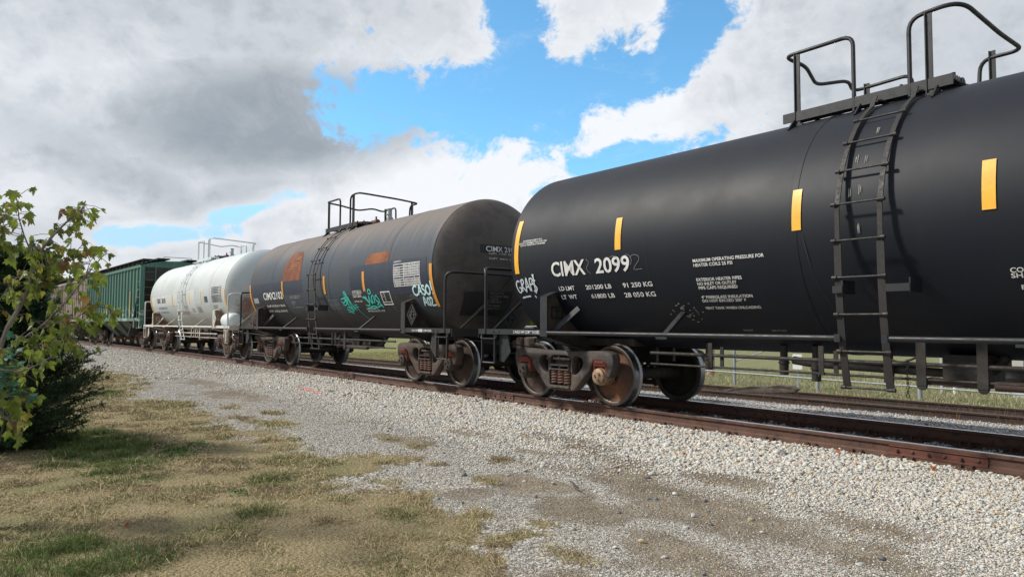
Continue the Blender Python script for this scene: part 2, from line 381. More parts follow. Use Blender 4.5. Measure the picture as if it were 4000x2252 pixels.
# ------------------------------------------------------------------ tank materials
def tankmat(name, base, mottled, streakc, topdust, dustamt, rough, stain=None, dark_bottom=None, spec=.5, samt=.6, streaky=True, headc=None):
    m, t, b, g = mat_new(name); co = objco(t); sp = N(t, 'ShaderNodeSeparateXYZ'); t.links.new(co, sp.inputs[0]); x, y, z = sp.outputs
    c = g.mix(g.ss(g.noise(co, .9, 6, .6, .2), .42, .66), base, mottled)
    sv = g.vscale(co, (7., .6, .6)); st = g.ss(g.noise(sv, 1.3, 7, .68), .50, .72, 0, samt)
    st = g.m('MULTIPLY', st, g.ss(g.noise(co, .45, 3), .38, .62)); c = g.mix(st, c, streakc)
    if dustamt:
        f = g.m('ADD', g.lin(z, 2.75, 3.75, 0, 1), g.m('MULTIPLY', g.m('SUBTRACT', g.noise(sv, .8, 6, .6), .5), .8))
        c = g.mix(g.m('MULTIPLY', g.ss(f, .05, .85), dustamt), c, topdust)
    if dark_bottom:
        f = g.m('ADD', g.lin(z, 1.9, 1.1, 0, 1), g.m('MULTIPLY', g.m('SUBTRACT', g.noise(sv, 1., 6, .6), .5), .9))
        c = g.mix(g.m('MULTIPLY', g.ss(f, .1, .9), .85), c, dark_bottom)
    if headc: c = g.mix(g.m('MULTIPLY', g.ss(g.m('ADD', g.m('ABSOLUTE', x), g.m('MULTIPLY', g.m('SUBTRACT', g.noise(co, 3, 5), .5), .25)), 5.15, 5.32), .85), c, g.mix(g.ss(g.noise(co, 2.2, 7, .65), .4, .65), headc, tuple(v*.62 for v in headc)))
    if stain:      # rust run on one head: (x, y, z, colour, radius y, radius z)
        dx = g.m('DIVIDE', g.m('SUBTRACT', y, stain[1]), stain[4]); dz = g.m('DIVIDE', g.m('SUBTRACT', z, stain[2]), stain[5])
        d = g.m('SQRT', g.m('ADD', g.m('MULTIPLY', dx, dx), g.m('MULTIPLY', dz, dz)))
        d = g.m('ADD', d, g.m('MULTIPLY', g.m('SUBTRACT', g.noise(co, 4, 8, .75), .5), 2.2))
        f = g.m('MULTIPLY', g.ss(d, 1., .25, 0, .8), g.ss(x, stain[0], stain[0]+.1)); c = g.mix(f, c, stain[3])
    # small chips and scratches
    ch = g.ss(g.noise(co, 26, 3, .7), .735, .76, 0, .5); c = g.mix(g.m('MULTIPLY', ch, g.ss(g.noise(co, 1.7, 2), .55, .65)), c, tuple(min(v*5+.1, .6) for v in base))
    t.links.new(c, b.inputs['Base Color']); b.inputs['Specular IOR Level'].default_value = spec
    t.links.new(g.lin(g.noise(sv if streaky else co, 1.1, 5), .3, .7, rough-.03, rough+.06), b.inputs['Roughness'])
    bump(t, b, g.m('ADD', g.noise(co, 1.3, 3), g.m('MULTIPLY', g.noise(co, 90, 3), .06)), .10, .02)
    return m
M['tank1'] = tankmat('satin_black_tank_paint', (.0058,.0086,.0150), (.0085,.0105,.0155), (.022,.021,.021), (.012,.014,.020), .5, .54, samt=.35, spec=.26, streaky=False)
M['tank2'] = tankmat('weathered_black_tank_paint', (.040,.053,.072), (.050,.054,.060), (.020,.042,.080), (.150,.126,.113), .95, .66, dark_bottom=(.044,.036,.029), samt=.8, spec=.30, headc=(.088,.074,.064))
M['tank3'] = tankmat('pale_grey_tank_paint', (.43,.465,.465), (.385,.415,.41), (.42,.40,.36), (.52,.58,.60), .5, .5, stain=(5.22, -.86, 1.80, (.17,.060,.022), .34, .66), dark_bottom=(.47,.455,.41), samt=.35)

RT, ZT, HS, HD = 1.474, 2.3475, 5.22, .60       # tank radius, centre height, seam position, head depth
def onc(x, s, d=0.):                             # point on the shell: x along, s = arc length up from the near side's mid-height
    a = s/RT; return (x, -(RT+d)*math.cos(a), ZT+(RT+d)*math.sin(a))
def headx(rho): return HD*max(0, 1-(rho/RT)**2.0)**.74
def zs(z): return RT*math.asin(max(-1, min(1, (z-ZT)/RT)))
class Deco:
    """flat artwork in (x, s) laid on the curved shell a few mm proud"""
    lay = 0
    def __init__(s, head=None, base=False): s.mb = MB(); s.head = head; Deco.lay += 1; s.d = (.0030 if base else .0085)+.0005*(Deco.lay % 7)
    def map(s, u, v):
        if s.head is not None:                   # u = y, v = z on the right-hand head
            rho = math.hypot(u, v-ZT); return (HS+headx(rho)+s.d+.004, u, v)
        return onc(u, v, s.d)
    def poly(s, pts, step=.12):
        bm = bmesh.new(); vs = [bm.verts.new((p[0], p[1], 0)) for p in pts]; bm.faces.new(vs); s._grid(bm, step)
    def _grid(s, bm, step, grid_u=False):
        v0 = min(v.co.y for v in bm.verts); v1 = max(v.co.y for v in bm.verts)
        for ax, no in ((1, (0,1,0)),) + (((0, (1,0,0)),) if s.head is not None or grid_u else ()):
            lo = min(v.co[ax] for v in bm.verts); hi = max(v.co[ax] for v in bm.verts); k = math.ceil(lo/step+.001)*step
            while k < hi-1e-4:
                pc = (0, k, 0) if ax == 1 else (k, 0, 0)
                bmesh.ops.bisect_plane(bm, geom=bm.verts[:]+bm.edges[:]+bm.faces[:], plane_co=pc, plane_no=no, dist=1e-5); k += step
        bm.verts.ensure_lookup_table(); bm.verts.index_update()
        s.mb.add([s.map(v.co.x, v.co.y) for v in bm.verts], [tuple(v.index for v in f.verts) for f in bm.faces]); bm.free()
    def rect(s, x0, x1, s0, s1, step=.12): s.poly([(x0,s0),(x1,s0),(x1,s1),(x0,s1)], step)
    def text(s, txt, x, v, h, w=None, bold=.0, step=.06, shear=0., space=1.):
        """baseline-left at (x, v); cap height h; stretched to width w when given"""
        me = text_mesh(txt, bold, space); xs = [q.co.x for q in me.vertices]; x0, x1 = min(xs), max(xs); k = h/.70
        kw = (w/(x1-x0)) if w else k
        bm = bmesh.new(); bm.from_mesh(me); bpy.data.meshes.remove(me)
        for q in bm.verts: q.co = (x+(q.co.x-x0)*kw+shear*q.co.y*k, v+q.co.y*k, 0)
        s._grid(bm, step)
    def stroke(s, pts, w, n=6, taper=False, smooth=True):
        P = [Vector((*p, 0)) for p in pts]
        if smooth and len(P) > 2:
            Q = []
            for i in range(len(P)-1):
                p0, p1, p2, p3 = P[max(i-1,0)], P[i], P[i+1], P[min(i+2,len(P)-1)]
                for j in range(n):
                    t = j/n; Q.append(.5*((2*p1)+(p2-p0)*t+(2*p0-5*p1+4*p2-p3)*t*t+(3*p1-p0-3*p2+p3)*t**3))
            Q.append(P[-1]); P = Q
        s.d += .00025; vs = []; m = len(P)
        for i, p in enumerate(P):
            t = (P[min(i+1,m-1)]-P[max(i-1,0)]); t.normalize(); nn = Vector((-t.y, t.x, 0))
            ww = w/2*(math.sin(PI*min(1,(i+.6)/(m*.5))*.5) if taper and i < m/2 else 1)*(max(.25, (m-i)/(m*.5)) if taper and i > m/2 else 1)
            vs += [s.map(*(p+nn*ww).xy), s.map(*(p-nn*ww).xy)]
        s.mb.add(vs, [(2*i, 2*i+1, 2*i+3, 2*i+2) for i in range(m-1)])
    def build(s, name, mat, parent, label=None):
        o = s.mb.build(name, mat, parent, smooth=True, recalc=False, split=False)
        if label: o['label'] = label
        return o
_tc = {}
def text_mesh(txt, bold=0., space=1.):
    cu = bpy.data.curves.new('t', 'FONT'); cu.body = txt; cu.offset = bold; cu.resolution_u = 3; cu.space_character = space
    o = bpy.data.objects.new('t', cu); me = bpy.data.meshes.new_from_object(o)
    bpy.data.objects.remove(o); bpy.data.curves.remove(cu); return me

# ------------------------------------------------------------------ truck (bogie), shared mesh data per look
WHEEL = [(.452,-.085),(.457,-.03),(.459,.015),(.466,.028),(.480,.036),(.486,.046),(.484,.056),(.474,.062),(.40,.062),(.392,.055),
         (.385,.018),(.33,.004),(.24,-.012),(.17,.015),(.145,.055),(.14,.075),(.10,.075),(.10,-.10),(.145,-.10),(.155,-.085),(.175,-.055),(.25,-.032),(.33,-.020),(.378,-.030),(.388,-.050),(.394,-.080),(.402,-.086),(.446,-.088)]
def wheel(parent, x, side, mats):
    mb = MB(); n = 48; prof = WHEEL if side < 0 else [(r, -a) for r, a in WHEEL]
    mb.lathe(prof, 'y', (0, 0, 0), n); m = len(prof); mi = []
    for i in range(m):
        k = 0 if i in (0,1,2,3,4,5,6) else 1 if i in (7,8,24,25,26,27) else 2
        mi += [k]*n
    mb.mi = mi; o = mb.build('wheel', mats, parent, smooth=True)
    o.location = (x, side*YC, .457); o.rotation_euler = (0, random.random()*6, 0); return o
FR = [(-1.16,.72),(-1.12,.80),(-.98,.835),(-.70,.83),(-.42,.815),(0,.81),(.42,.815),(.70,.83),(.98,.835),(1.12,.80),(1.16,.72),(1.14,.58),(1.07,.44),(.985,.435),(.975,.56),(.965,.655),(.93,.685),(.74,.685),
      (.70,.60),(.66,.52),(.56,.44),(.46,.34),(.36,.235),(.27,.185),(-.27,.185),(-.36,.235),(-.46,.34),(-.56,.44),(-.66,.52),(-.70,.60),(-.74,.685),(-.93,.685),(-.965,.655),(-.975,.56),(-.985,.435),(-1.07,.44),(-1.14,.58)]
WIN = [(.27,.66),(.31,.725),(.40,.735),(.50,.70),(.525,.63),(.47,.54),(.38,.46),(.30,.44),(.27,.50)]
MIDW = [(-.255,.735),(.255,.735),(.255,.30),(.21,.225),(-.21,.225),(-.255,.30)]
def truck(parent, xc, fm, wm, detail=True):
    """wm: list of 4 wheel material triples, order left-near, left-far, right-near, right-far"""
    mb = MB(); mb.prism([(-.95,.58),(.95,.58),(.95,.72),(.3,.74),(.3,.80),(-.3,.80),(-.3,.74),(-.95,.72)], lambda u, v, w: (w, u, v), -.19, .19)
    mb.box(-.17,.17,-.96,-1.05,.56,.70); mb.box(-.17,.17,.96,1.05,.56,.70)
    t = mb.build('truck', M['grime'], parent, bevel=.01); t.location = (xc, 0, 0)
    for s in (-1, 1):
        f = curve_plate('side_frame', [rnd(FR, 3, .35), rnd(WIN, 4, .45), rnd([(-a, b) for a, b in WIN], 4, .45), rnd(MIDW, 3, .25)], .17, .022,
                        lambda u, v, w: (u, s*1.02+w, v), fm, t)
        # lips of the spring seat and bolster end inside the middle opening
        b = MB(); y0 = s*1.13
        b.box(-.215,.215, s*.95, y0, .565,.60); b.box(-.235,.235, s*.95, s*1.145, .505,.525)
        for xx in (-.215,0,.205): b.box(xx-.012, xx+.012, s*.95, s*1.12, .525,.565)
        b.box(-.20,.20, s*.92, s*1.08, .66,.70); b.box(-.23,.23, s*.93, s*1.13, .222,.262)
        b.build('bolster_end', fm, t, bevel=.006)
        for xx in (-.15, 0, .15):
            pth = []; turns = 5.2
            for i in range(int(turns*14)+1):
                a = 2*PI*i/14; pth.append((xx+.060*math.cos(a), s*1.055+.060*math.sin(a), .275+.225*i/(turns*14)))
            MB().tube(pth, .018, 6).build('spring', M['spring'], t, smooth=True, recalc=False)
        for xx in (-.889, .889):
            b = MB(); b.box(xx-.125, xx+.125, s*.93, s*1.125, .60,.665); b.box(xx-.10, xx+.10, s*.90, s*1.14, .645,.684)
            b.box(xx-.135, xx-.10, s*.94, s*1.11, .44,.62); b.box(xx+.10, xx+.135, s*.94, s*1.11, .44,.62)
            b.build('bearing_adapter', M['adapter'], t, bevel=.006)
            b = MB(); b.lathe([(0,s*.88),(.075,s*.88),(.125,s*.91),(.135,s*.93),(.135,s*1.10),(.118,s*1.115),(.118,s*1.15),(.095,s*1.165),(0,s*1.165)], 'y', (xx,0,.457), 24, close=False)
            for k in range(3):
                a = 2*PI*k/3+xx; b.cyl((xx+.055*math.cos(a), s*1.16, .457+.055*math.sin(a)), (xx+.055*math.cos(a), s*1.19, .457+.055*math.sin(a)), .02, 6)
            b.build('roller_bearing', M['grime'] if not (detail and xx > 0) else M['whitedirty2'], t, smooth=True)
    for i, xx in enumerate((-.889, .889)):
        MB().lathe([(0,-.9),(.08,-.9),(.10,-.66),(.095,-.5),(.082,0),(.095,.5),(.10,.66),(.08,.9),(0,.9)], 'y', (xx,0,.457), 20, close=False).build('axle', M['grime'], t, smooth=True)
        for j, s in enumerate((-1, 1)): wheel(t, xx, s, wm[i*2+j])
        mb = MB(); d = -1 if xx > 0 else 1      # brake beam and shoes
        mb.cyl((xx+d*.56,-.8,.36), (xx+d*.56,.8,.36), .03, 8)
        for s in (-1,1): mb.prism([(.46,.20),(.50,.19),(.56,.28),(.56,.44),(.50,.5),(.475,.42),(.465,.32)], lambda u, v, w: (xx+d*(u), s*.755+w, v), -.05, .05)
        mb.build('brake_beam', M['grime'], t)
    return t
M['whitedirty2'] = metal('cream_bearing_cap', (.30,.20,.12), (.10,.07,.05), .45, .7, 9., .6, .3, 1, .1)

# ------------------------------------------------------------------ tank car
def tank_car(name, label, xc, mk, P):
    xs = (xc+4.43, xc-4.43); ys = [off(v) for v in xs]
    root = empty(name, (xc, YC+(ys[0]+ys[1])/2, 0), math.atan2(ys[0]-ys[1], 8.86)); tag(root, label, 'tank car', 'cars coupled in the freight train')
    tm, um, trim, ladm = mk
    # ---- tank shell with two heads and welded jacket bands
    prof = []
    K = 14
    hp = [(RT*math.sin(PI/2*i/K)) for i in range(K+1)]
    for r in hp[:-1]: prof.append((r, -HS-headx(r)))
    prof += [(RT-.014, -HS-.012), (RT, -HS)]
    for sx in P['seams']:
        prof += [(RT, sx-.045), (RT+.005, sx-.04), (RT+.005, sx+.04), (RT, sx+.045)]
    prof += [(RT, HS), (RT-.014, HS+.012)]
    for r in reversed(hp[:-1]): prof.append((r, HS+headx(r)))
    full = [prof[0]]
    for a in prof[1:]:
        b = full[-1]
        if abs(a[1]-b[1]) > 1.2:
            k = int(abs(a[1]-b[1])/.9)
            for j in range(1, k): full.append((b[0]+(a[0]-b[0])*j/k, b[1]+(a[1]-b[1])*j/k))
        full.append(a)
    tank = MB().lathe([(max(r, .001), a) for r, a in full], 'x', (0, 0, ZT), 128, close=False).build('tank', tm, root, smooth=True)
    sh = P['shift']
    # ---- stub sills, bolsters and saddles
    for s in (-1, 1):
        mb = MB(); x0, x1 = sorted((s*3.2, s*6.05))
        mb.box(x0, x1, -.23, -.17, .66, 1.02); mb.box(x0, x1, .17, .23, .66, 1.02); mb.box(x0, x1, -.225, .225, 1.0, 1.03); mb.box(s*5.6-.06, s*5.6+.06, -.3, .3, .63, 1.04)
        mb.build('centre_sill', um, root)
        mb = MB(); circ = [(-RT*math.cos(a), ZT-RT*math.sin(a)) for a in np.linspace(R(28), R(152), 30)]
        poly = [(-1.53, 1.03), (-1.53, 1.62), (-1.47, 1.68)]+[(u*.999, v-.002) for u, v in circ]+[(1.47, 1.68), (1.53, 1.62), (1.53, 1.03), (.62, .80), (-.62, .80)]
        mb.prism(poly, lambda u, v, w: (s*4.30+w, u, v), -.012, .012)
        mb.build('bolster_web', M['grime'] if P['k'] != 3 else M['rustyweb'], root)
        mb = MB()
        for q in (-1, 1):
            mb.box(s*4.30-.08, s*4.30+.08, q*1.555-.012, q*1.555+.012, 1.04, 1.66)
            mb.bar((s*4.30, q*1.555, 1.655), (s*4.30, q*1.33, 1.735), .17, .022, (1,0,0) if False else (0,0,1))
            mb.bar((s*4.3, q*1.50, 1.02), (s*4.3, q*.60, .79), .20, .02)
        mb.build('bolster_flange', um, root)
        mb = MB()
        for q in (-1, 1):      # gusset between web and sill plus embossed bracket
            dx = .50 if s < 0 else -.46
            mb.bar((s*4.30+.02, q*1.46, 1.07), (s*4.30+dx*.85, q*1.22, 1.48), .085, .016, (0,1,0))
            e = .018*(1 if s < 0 else 1)
            xx = s*4.30+.014*(1)
            for (ya, yb, za, zb) in ((-1.42,-1.18,1.49,1.51),(-1.42,-1.18,1.32,1.34),(-1.42,-1.40,1.32,1.51),(-1.20,-1.18,1.32,1.51),(-1.31,-1.29,1.34,1.45),(-1.36,-1.24,1.44,1.455)):
                mb.box(xx, xx+.014, q*min(abs(ya),abs(yb)) if q > 0 else ya, q*max(abs(ya),abs(yb)) if q > 0 else yb, za, zb)
        mb.build('gusset', um, root)
        mb = MB(); mb.prism([(-.55,.80),(.55,.80),(.36,1.02),(-.36,1.02)], lambda u, v, w: (s*4.43+u, w, v), -.35, .35); mb.box(s*4.43-.2, s*4.43+.2, -.2, .2, .70, .81)
        mb.prism([(s*3.3,1.02),(s*3.3,.90),(s*5.1,.90),(s*5.1,1.02)], lambda u, v, w: (u, w, v), -.62, .62)
        mb.build('body_bolster', M['grime'], root)
        # ---- end platform: side channels, end sill, walkway grating
        for q in (-1, 1):
            mb = MB(); xa, xb = sorted((s*4.38, s*6.02)); yy = q*1.555
            mb.box(xa, xb, yy-.006, yy+.006, 1.062, 1.148); mb.box(xa, xb, *sorted((yy, yy-q*.075)), 1.140, 1.149); mb.box(xa, xb, *sorted((yy, yy-q*.075)), 1.061, 1.070)
            for bx in (4.62, 5.45, 5.60, 5.86): mb.cyl((s*bx, yy, 1.105), (s*bx, yy+q*.018, 1.105), .016, 6)
            sill = mb.build('side_channel', um if P['k'] != 3 else trim, root)
            mb = MB()                           # coupler-lift style grab under the channel
            mb.tube(bend([(s*5.95, yy, 1.05), (s*5.95, yy+q*.02, .985), (s*5.52, yy+q*.02, .985), (s*5.52, yy, 1.05)], .04, 4), .011, 6)
            mb.build('grab_iron', um if P['k'] != 3 else trim, root, smooth=True)
            mb = MB(); a, b = s*5.56, s*5.92     # sill step
            mb.tube(bend([(a, yy, 1.06), (a, yy, .58), (b, yy, .58), (b, yy, 1.06)], .03, 3), .014, 6)
            mb.box(min(a,b)-.012, min(a,b)+.012, yy-.02, yy+.02, .60, 1.06); mb.box(max(a,b)-.012, max(a,b)+.012, yy-.02, yy+.02, .60, 1.06)
            mb.build('sill_step', um if P['k'] != 3 else M['whitedirty'], root)
        mb = MB(); xe = s*6.05
        mb.box(xe-.006, xe+.006, -1.55, 1.55, 1.0, 1.15); mb.box(min(xe, xe-s*.5), max(xe, xe-s*.5), -1.54, 1.54, 1.125, 1.137)
        mb.prism([(s*5.52,1.06),(s*5.30,1.06),(s*5.22,.78),(s*5.40,.60),(s*5.52,.62)], lambda u, v, w: (u, w, v), -1.49, -1.475)
        mb.build('end_sill', um, root)
        # ---- end railing with centre brace
        zt = 2.20; xr = s*5.83
        mb = MB(); mb.tube(bend([(xr, -1.555, 1.07), (xr, -1.555, zt-.06), (xr+s*.12, -1.50, zt), (xr+s*.10, 1.50, zt), (xr, 1.555, zt-.06), (xr, 1.555, 1.07)], .16, 6), .027, 10)
        rail = mb.build('end_railing', P['railm'], root, smooth=True)
        mb = MB(); ap = (xr+s*.10, 0, zt-.02)
        for q in (-1, 1):
            mb.bar((ap[0], q*.05, 2.12), (s*5.95, q*1.28, 1.14), .05, .012, (1,0,0)); mb.cyl((ap[0], q*.05, 2.10), (s*5.95, q*1.28, 1.14), .022, 8)
        mb.box(ap[0]-.02, ap[0]+.02, -.09, .09, 2.06, 2.20)
        mb.build('railing_brace', um, root)
        # ---- coupler
        mb = MB(); mb.box(*sorted((s*6.0, s*6.28)), -.10, .10, .76, .92)
        mb.prism([(6.20,-.13),(6.32,-.24),(6.46,-.23),(6.49,-.12),(6.40,-.04),(6.43,.06),(6.52,.10),(6.50,.17),(6.34,.20),(6.22,.12)], lambda u, v, w: (s*u, s*v, w), .66, .98)
        mb.cyl((s*6.42, -s*.15, .64), (s*6.42, -s*.15, 1.01), .05, 12); mb.box(*sorted((s*6.24, s*6.4)), -.05, .05, .56, .68)
        mb.build('coupler', M['frame2'], root, bevel=.02)
        mb = MB(); mb.tube(bend([(s*6.0,-1.45,1.0),(s*6.08,-1.45,.70),(s*6.08,-1.38,.68)], .05, 3), .012, 6); mb.tube(bend([(s*6.08,-1.45,.96),(s*6.1,-.9,.90),(s*6.2,-.2,.80)], .1, 3), .012, 6)
        mb.build('uncoupling_lever', um, root)
        mb = MB(); mb.tube([(s*(6.02+.45*t), .32-.1*t, .78-.42*math.sin(PI*t*.9)) for t in np.linspace(0, 1, 14)], .022, 8); mb.build('air_hose', M['dark'], root, smooth=True)
        truck(root, s*4.43, M['frame1'] if P['k'] == 1 else M['frame2'], P['wheels'], P['k'] == 1)
    # ---- long running-board pipes and struts along both sides
    la, lb = .33+sh, .80+sh
    for q in (-1, 1):
        for (a, b) in ((-4.22, la), (lb, 4.22)):
            mb = MB(); mb.tube([(a, q*1.555, 1.10), (b, q*1.555, 1.10)], .030, 10); mb.box(b-.03 if b < 3 else a-.03, b+.03 if b < 3 else a+.03, q*1.585-.006, q*1.585+.006, 1.06, 1.14)
            mb.build('side_pipe', P['pipem'], root, smooth=True)
        for xx in P['struts']:
            mb = MB(); mb.prism([(-.04,-.02),(.04,-.02),(.04,.02),(-.04,.02)], lambda u, v, w: (xx+u, q*(-(-1.57+.52*w)+0) if False else q*(1.575-.50*w), 1.055+.375*w+v), 0, 1)
            mb.box(xx-.09, xx+.09, q*1.575-.012, q*1.575+.012, 1.045, 1.075)
            mb.build('strut', um if P['k'] != 3 else M['whitedirty'], root)
    # ---- ladders on both sides, curved over the shell
    for q in (-1, 1):
        pth = [(1.425, .575), (1.50, .95), (1.548, 1.33), (1.572, 1.70), (1.580, 2.08), (1.578, 2.45)]
        for a in np.linspace(R(14), R(60), 10): k_ = .075-.035*min(1, (a-R(14))/R(20)); pth.append(((RT+k_)*math.cos(a), ZT+(RT+k_)*math.sin(a)))
        pth.append((.66, 3.80))
        mb = MB(); lw, lh = (.055, .014)
        for i, xx in enumerate((la+.02, lb-.02)):
            for (y0, z0), (y1, z1) in zip(pth, pth[1:]):
                wide = .075 if z0 < 2.0 else .05
                mb.bar((xx, q*y0, z0), (xx, q*y1, z1), .05 if z0 > 2.4 else wide, .014, (0, q, 0) if z0 < 2.4 else (0, q*.7, .7))
        mb.build('ladder_stile', ladm, root)
        # arc length positions of the rungs
        cum = [0.]; 
        for (y0, z0), (y1, z1) in zip(pth, pth[1:]): cum.append(cum[-1]+math.hypot(y1-y0, z1-z0))
        for k in range(9):
            L_ = .02+k*.378
            if L_ > cum[-1]-.2: break
            i = max(j for j in range(len(cum)) if cum[j] <= L_); f_ = (L_-cum[i])/(cum[i+1]-cum[i])
            y = pth[i][0]+(pth[i+1][0]-pth[i][0])*f_+.02; z = pth[i][1]+(pth[i+1][1]-pth[i][1])*f_
            mb = MB(); mb.cyl((la-.03, q*y, z), (lb+.03, q*y, z), .0115, 8); mb.cyl((la-.035, q*y, z), (la+.012, q*y, z), .021, 8); mb.cyl((lb-.012, q*y, z), (lb+.035, q*y, z), .021, 8)
            mb.build('rung', ladm, root, smooth=True)
        mb = MB()
        for xx, dx in ((lb+.03, .22), (la-.03, .10)):
            mb.box(min(xx, xx+dx), max(xx, xx+dx), *sorted((q*1.35, q*1.60)), 1.62, 1.634); mb.box(min(xx, xx+dx), max(xx, xx+dx), *sorted((q*1.594, q*1.606)), 1.56, 1.634)
            mb.box(xx+dx-.006, xx+dx+.006, *sorted((q*1.34, q*1.60)), 1.55, 1.69)
        mb.build('ladder_bracket', um if P['k'] != 3 else M['whitedirty'], root)
    # ---- top walkway, manway, valves, hand rails
    c0 = sh                                    # everything on top follows the ladder
    xl, xr_ = -.80+c0, 1.12+c0
    for q in (-1, 1):
        mb = MB()
        for k in range(6): mb.box(xl, xr_, *sorted((q*(.60-.055*k), q*(.60-.055*k-.016))), 3.80, 3.865)
        for k in range(9): xx = xl+.1+k*(xr_-xl-.2)/8; mb.box(xx-.012, xx+.012, *sorted((q*.32, q*.60)), 3.80, 3.835)
        mb.box(xl, xr_, *sorted((q*.605, q*.625)), 3.745, 3.862)
        mb.build('walkway', P['topm'], root)
        mb = MB()
        for xx in (xl+.15, (xl+xr_)/2, xr_-.15): mb.bar((xx, q*.56, 3.80), (xx+.0, q*.75, 3.60), .06, .02, (1,0,0)); mb.bar((xx+.12, q*.4, 3.80), (xx+.24, q*.4, 3.74), .05, .03)
        mb.build('walkway_bracket', P['topm'], root)
    mx = .12+c0+.35
    mb = MB(); mb.lathe([(0,3.96),(.22,3.965),(.29,3.95),(.30,3.90),(.27,3.885),(.27,3.70),(0,3.70)], 'z', (mx, .0, 0), 28, close=False)
    for k in range(8): a = 2*PI*k/8; mb.cyl((mx+.28*math.cos(a), .28*math.sin(a), 3.86), (mx+.28*math.cos(a), .28*math.sin(a), 3.985), .018, 6)
    mb.build('manway', P['topm2'], root, smooth=True)
    mb = MB(); vx = mx+.42; mb.cyl((vx,.05,3.70),(vx,.05,3.98),.04,10); mb.cyl((vx,.05,3.98),(vx,.05,4.08),.025,8); mb.cyl((vx-.10,.05,3.93),(vx+.1,.05,3.93),.07,10); mb.build('relief_valve', P['topm2'], root, smooth=True)
    mb = MB(); vx = 1.72+c0+(.9 if P['k'] == 1 else 0); mb.cyl((vx,0,3.78),(vx,0,3.95),.085,14); mb.cyl((vx,0,3.95),(vx,0,4.16),.055,12); mb.cyl((vx,-.10,4.02),(vx,.02,4.02),.02,8); mb.cyl((vx,0,4.16),(vx,0,4.18),.07,12); mb.build('vent_pipe', M['steelgrey'], root, smooth=True)
    yn, yf, zr = -.605, (.605 if P['k'] == 1 else .605), 4.60
    yf = 1.12
    def zt_(y): return ZT+math.sqrt(RT*RT-y*y)
    xL, xA, xB, xR = -.78+c0, .085+c0, .695+c0, 1.22+c0
    jog = P['jog']
    lft = bend([(xA, yn, 3.70), (xA, yn, zr), (xL, yn, zr), (xL+jog[0], -.2, zr-.04), (xL+jog[1], .35, zr-.12), (xL+jog[2], .8, zr-.02), (xL+.02, yf, zr-.08), (xA-.06, yf, zr-.05), (xA-.02, yf, 3.45)], .13, 5)
    rgt = bend([(xB, yn, 3.72), (xB, yn, zr-.02), (xR-.12, yn, zr+.01), (xR, yn+.12, zr-.01), (xR+jog[3], .5, zr-.06), (xR+.04, yf, zr-.10), (xB+.12, yf, zr-.10), (xB+.06, yf, 3.45)], .15, 5)
    for pth in (lft, rgt): MB().tube(pth, .024, 9).build('hand_rail', P['topm'], root, smooth=True)
    for (xx, yy) in ((xL+.17, yn), (xB+.20, yn), (xL+.22, yf), (xB+.25, yf)):
        mb = MB(); mb.box(xx-.033, xx+.033, yy-.010, yy+.010, zt_(yy)-.01, zr-.02); mb.box(xx-.033, xx-.022, yy-.03, yy+.01, zt_(yy)-.01, zr-.02); mb.box(xx-.06, xx+.07, yy-.03, yy+.03, zt_(yy)-.012, zt_(yy)+.012)
        mb.build('rail_post', P['topm'], root)
    # ---- underside: heater pipes, outlets, brake rigging
    mb = MB(); 
    for z in (.84, .69): mb.cyl((-2.6, -1.05, z), (3.1, -1.05, z), .022 if z > .8 else .014, 8)
    mb.build('brake_pipe', M['dark'] if P['k'] != 3 else M['whitedirty'], root, smooth=True)
    for xx in (-1.60, -.12, .92+sh, 1.46+sh):
        mb = MB(); w_ = .03 if xx < .5 else .046
        mb.box(xx-w_, xx+w_, -1.075, -1.06, .63 if xx > .5 else .68, 1.0+.12*(xx > .5)); mb.cyl((xx, -1.07, .63), (xx, -1.03, .63), w_, 10) if xx > .5 else None
        if xx < .5: mb.box(xx+.12, xx+.17, -1.03, -1.015, .68, .95); mb.box(xx-.04, xx+.17, -1.06, -1.02, .675, .695)
        mb.build('pipe_hanger', M['dark'] if P['k'] != 3 else M['whitedirty'], root)
    for (xx, z0) in ((-.88, .615), (-.46, .56), (-2.0, .62), (.38, .6)):
        mb = MB(); mb.cyl((xx, -.55, .98), (xx, -.55, .80), .045, 12); mb.cyl((xx, -.55, .80), (xx, -.55, z0), .058, 12, .052); mb.cyl((xx, -.55, z0+.16), (xx, -.55, z0+.14), .068, 12)
        mb.build('outlet_pipe', M['dark'], root, smooth=True)
    mb = MB(); mb.tube(bend([(-.75, -.55, .80), (-.5, -.55, .77), (1.3, -.40, .72), (1.45, -.35, .92)], .1, 4), .05, 10); mb.build('crossover_pipe', M['dark'], root, smooth=True)
    mb = MB(); mb.box(.95+sh, 1.35+sh, -.62, .1, .60, .93); mb.cyl((1.5+sh,-.5,.72),(1.9+sh,-.5,.72),.10,14); mb.build('bottom_outlet', M['dark'], root)
    mb = MB(); mb.cyl((1.55+sh, -1.02, .665), (2.6+sh, -1.02, .665), .045, 12); mb.cyl((1.1+sh, -1.02, .68), (1.55+sh, -1.02, .668), .018, 8)
    mb.prism([(.84+sh,.675),(1.0+sh,.72),(1.16+sh,.71),(1.32+sh,.70),(1.32+sh,.665),(1.1+sh,.64),(.95+sh,.64)], lambda u, v, w: (u, -1.02+w, v), -.012, .012)
    mb.build('slack_adjuster', M['plate2'], root, smooth=True)
    if P['k'] != 1: mb = MB(); mb.cyl((-3.0, .2, .80), (-1.2, .2, .80), .20, 20); mb.build('air_reservoir', M['dark'], root, smooth=True)
    mb = MB(); 
    for k in range(9): 
        a = k*.045; mb.lathe([(.017,-.005),(.022,0),(.017,.005)], 'x' if k % 2 else 'y', (.72+sh, -.9, .86-a), 10)
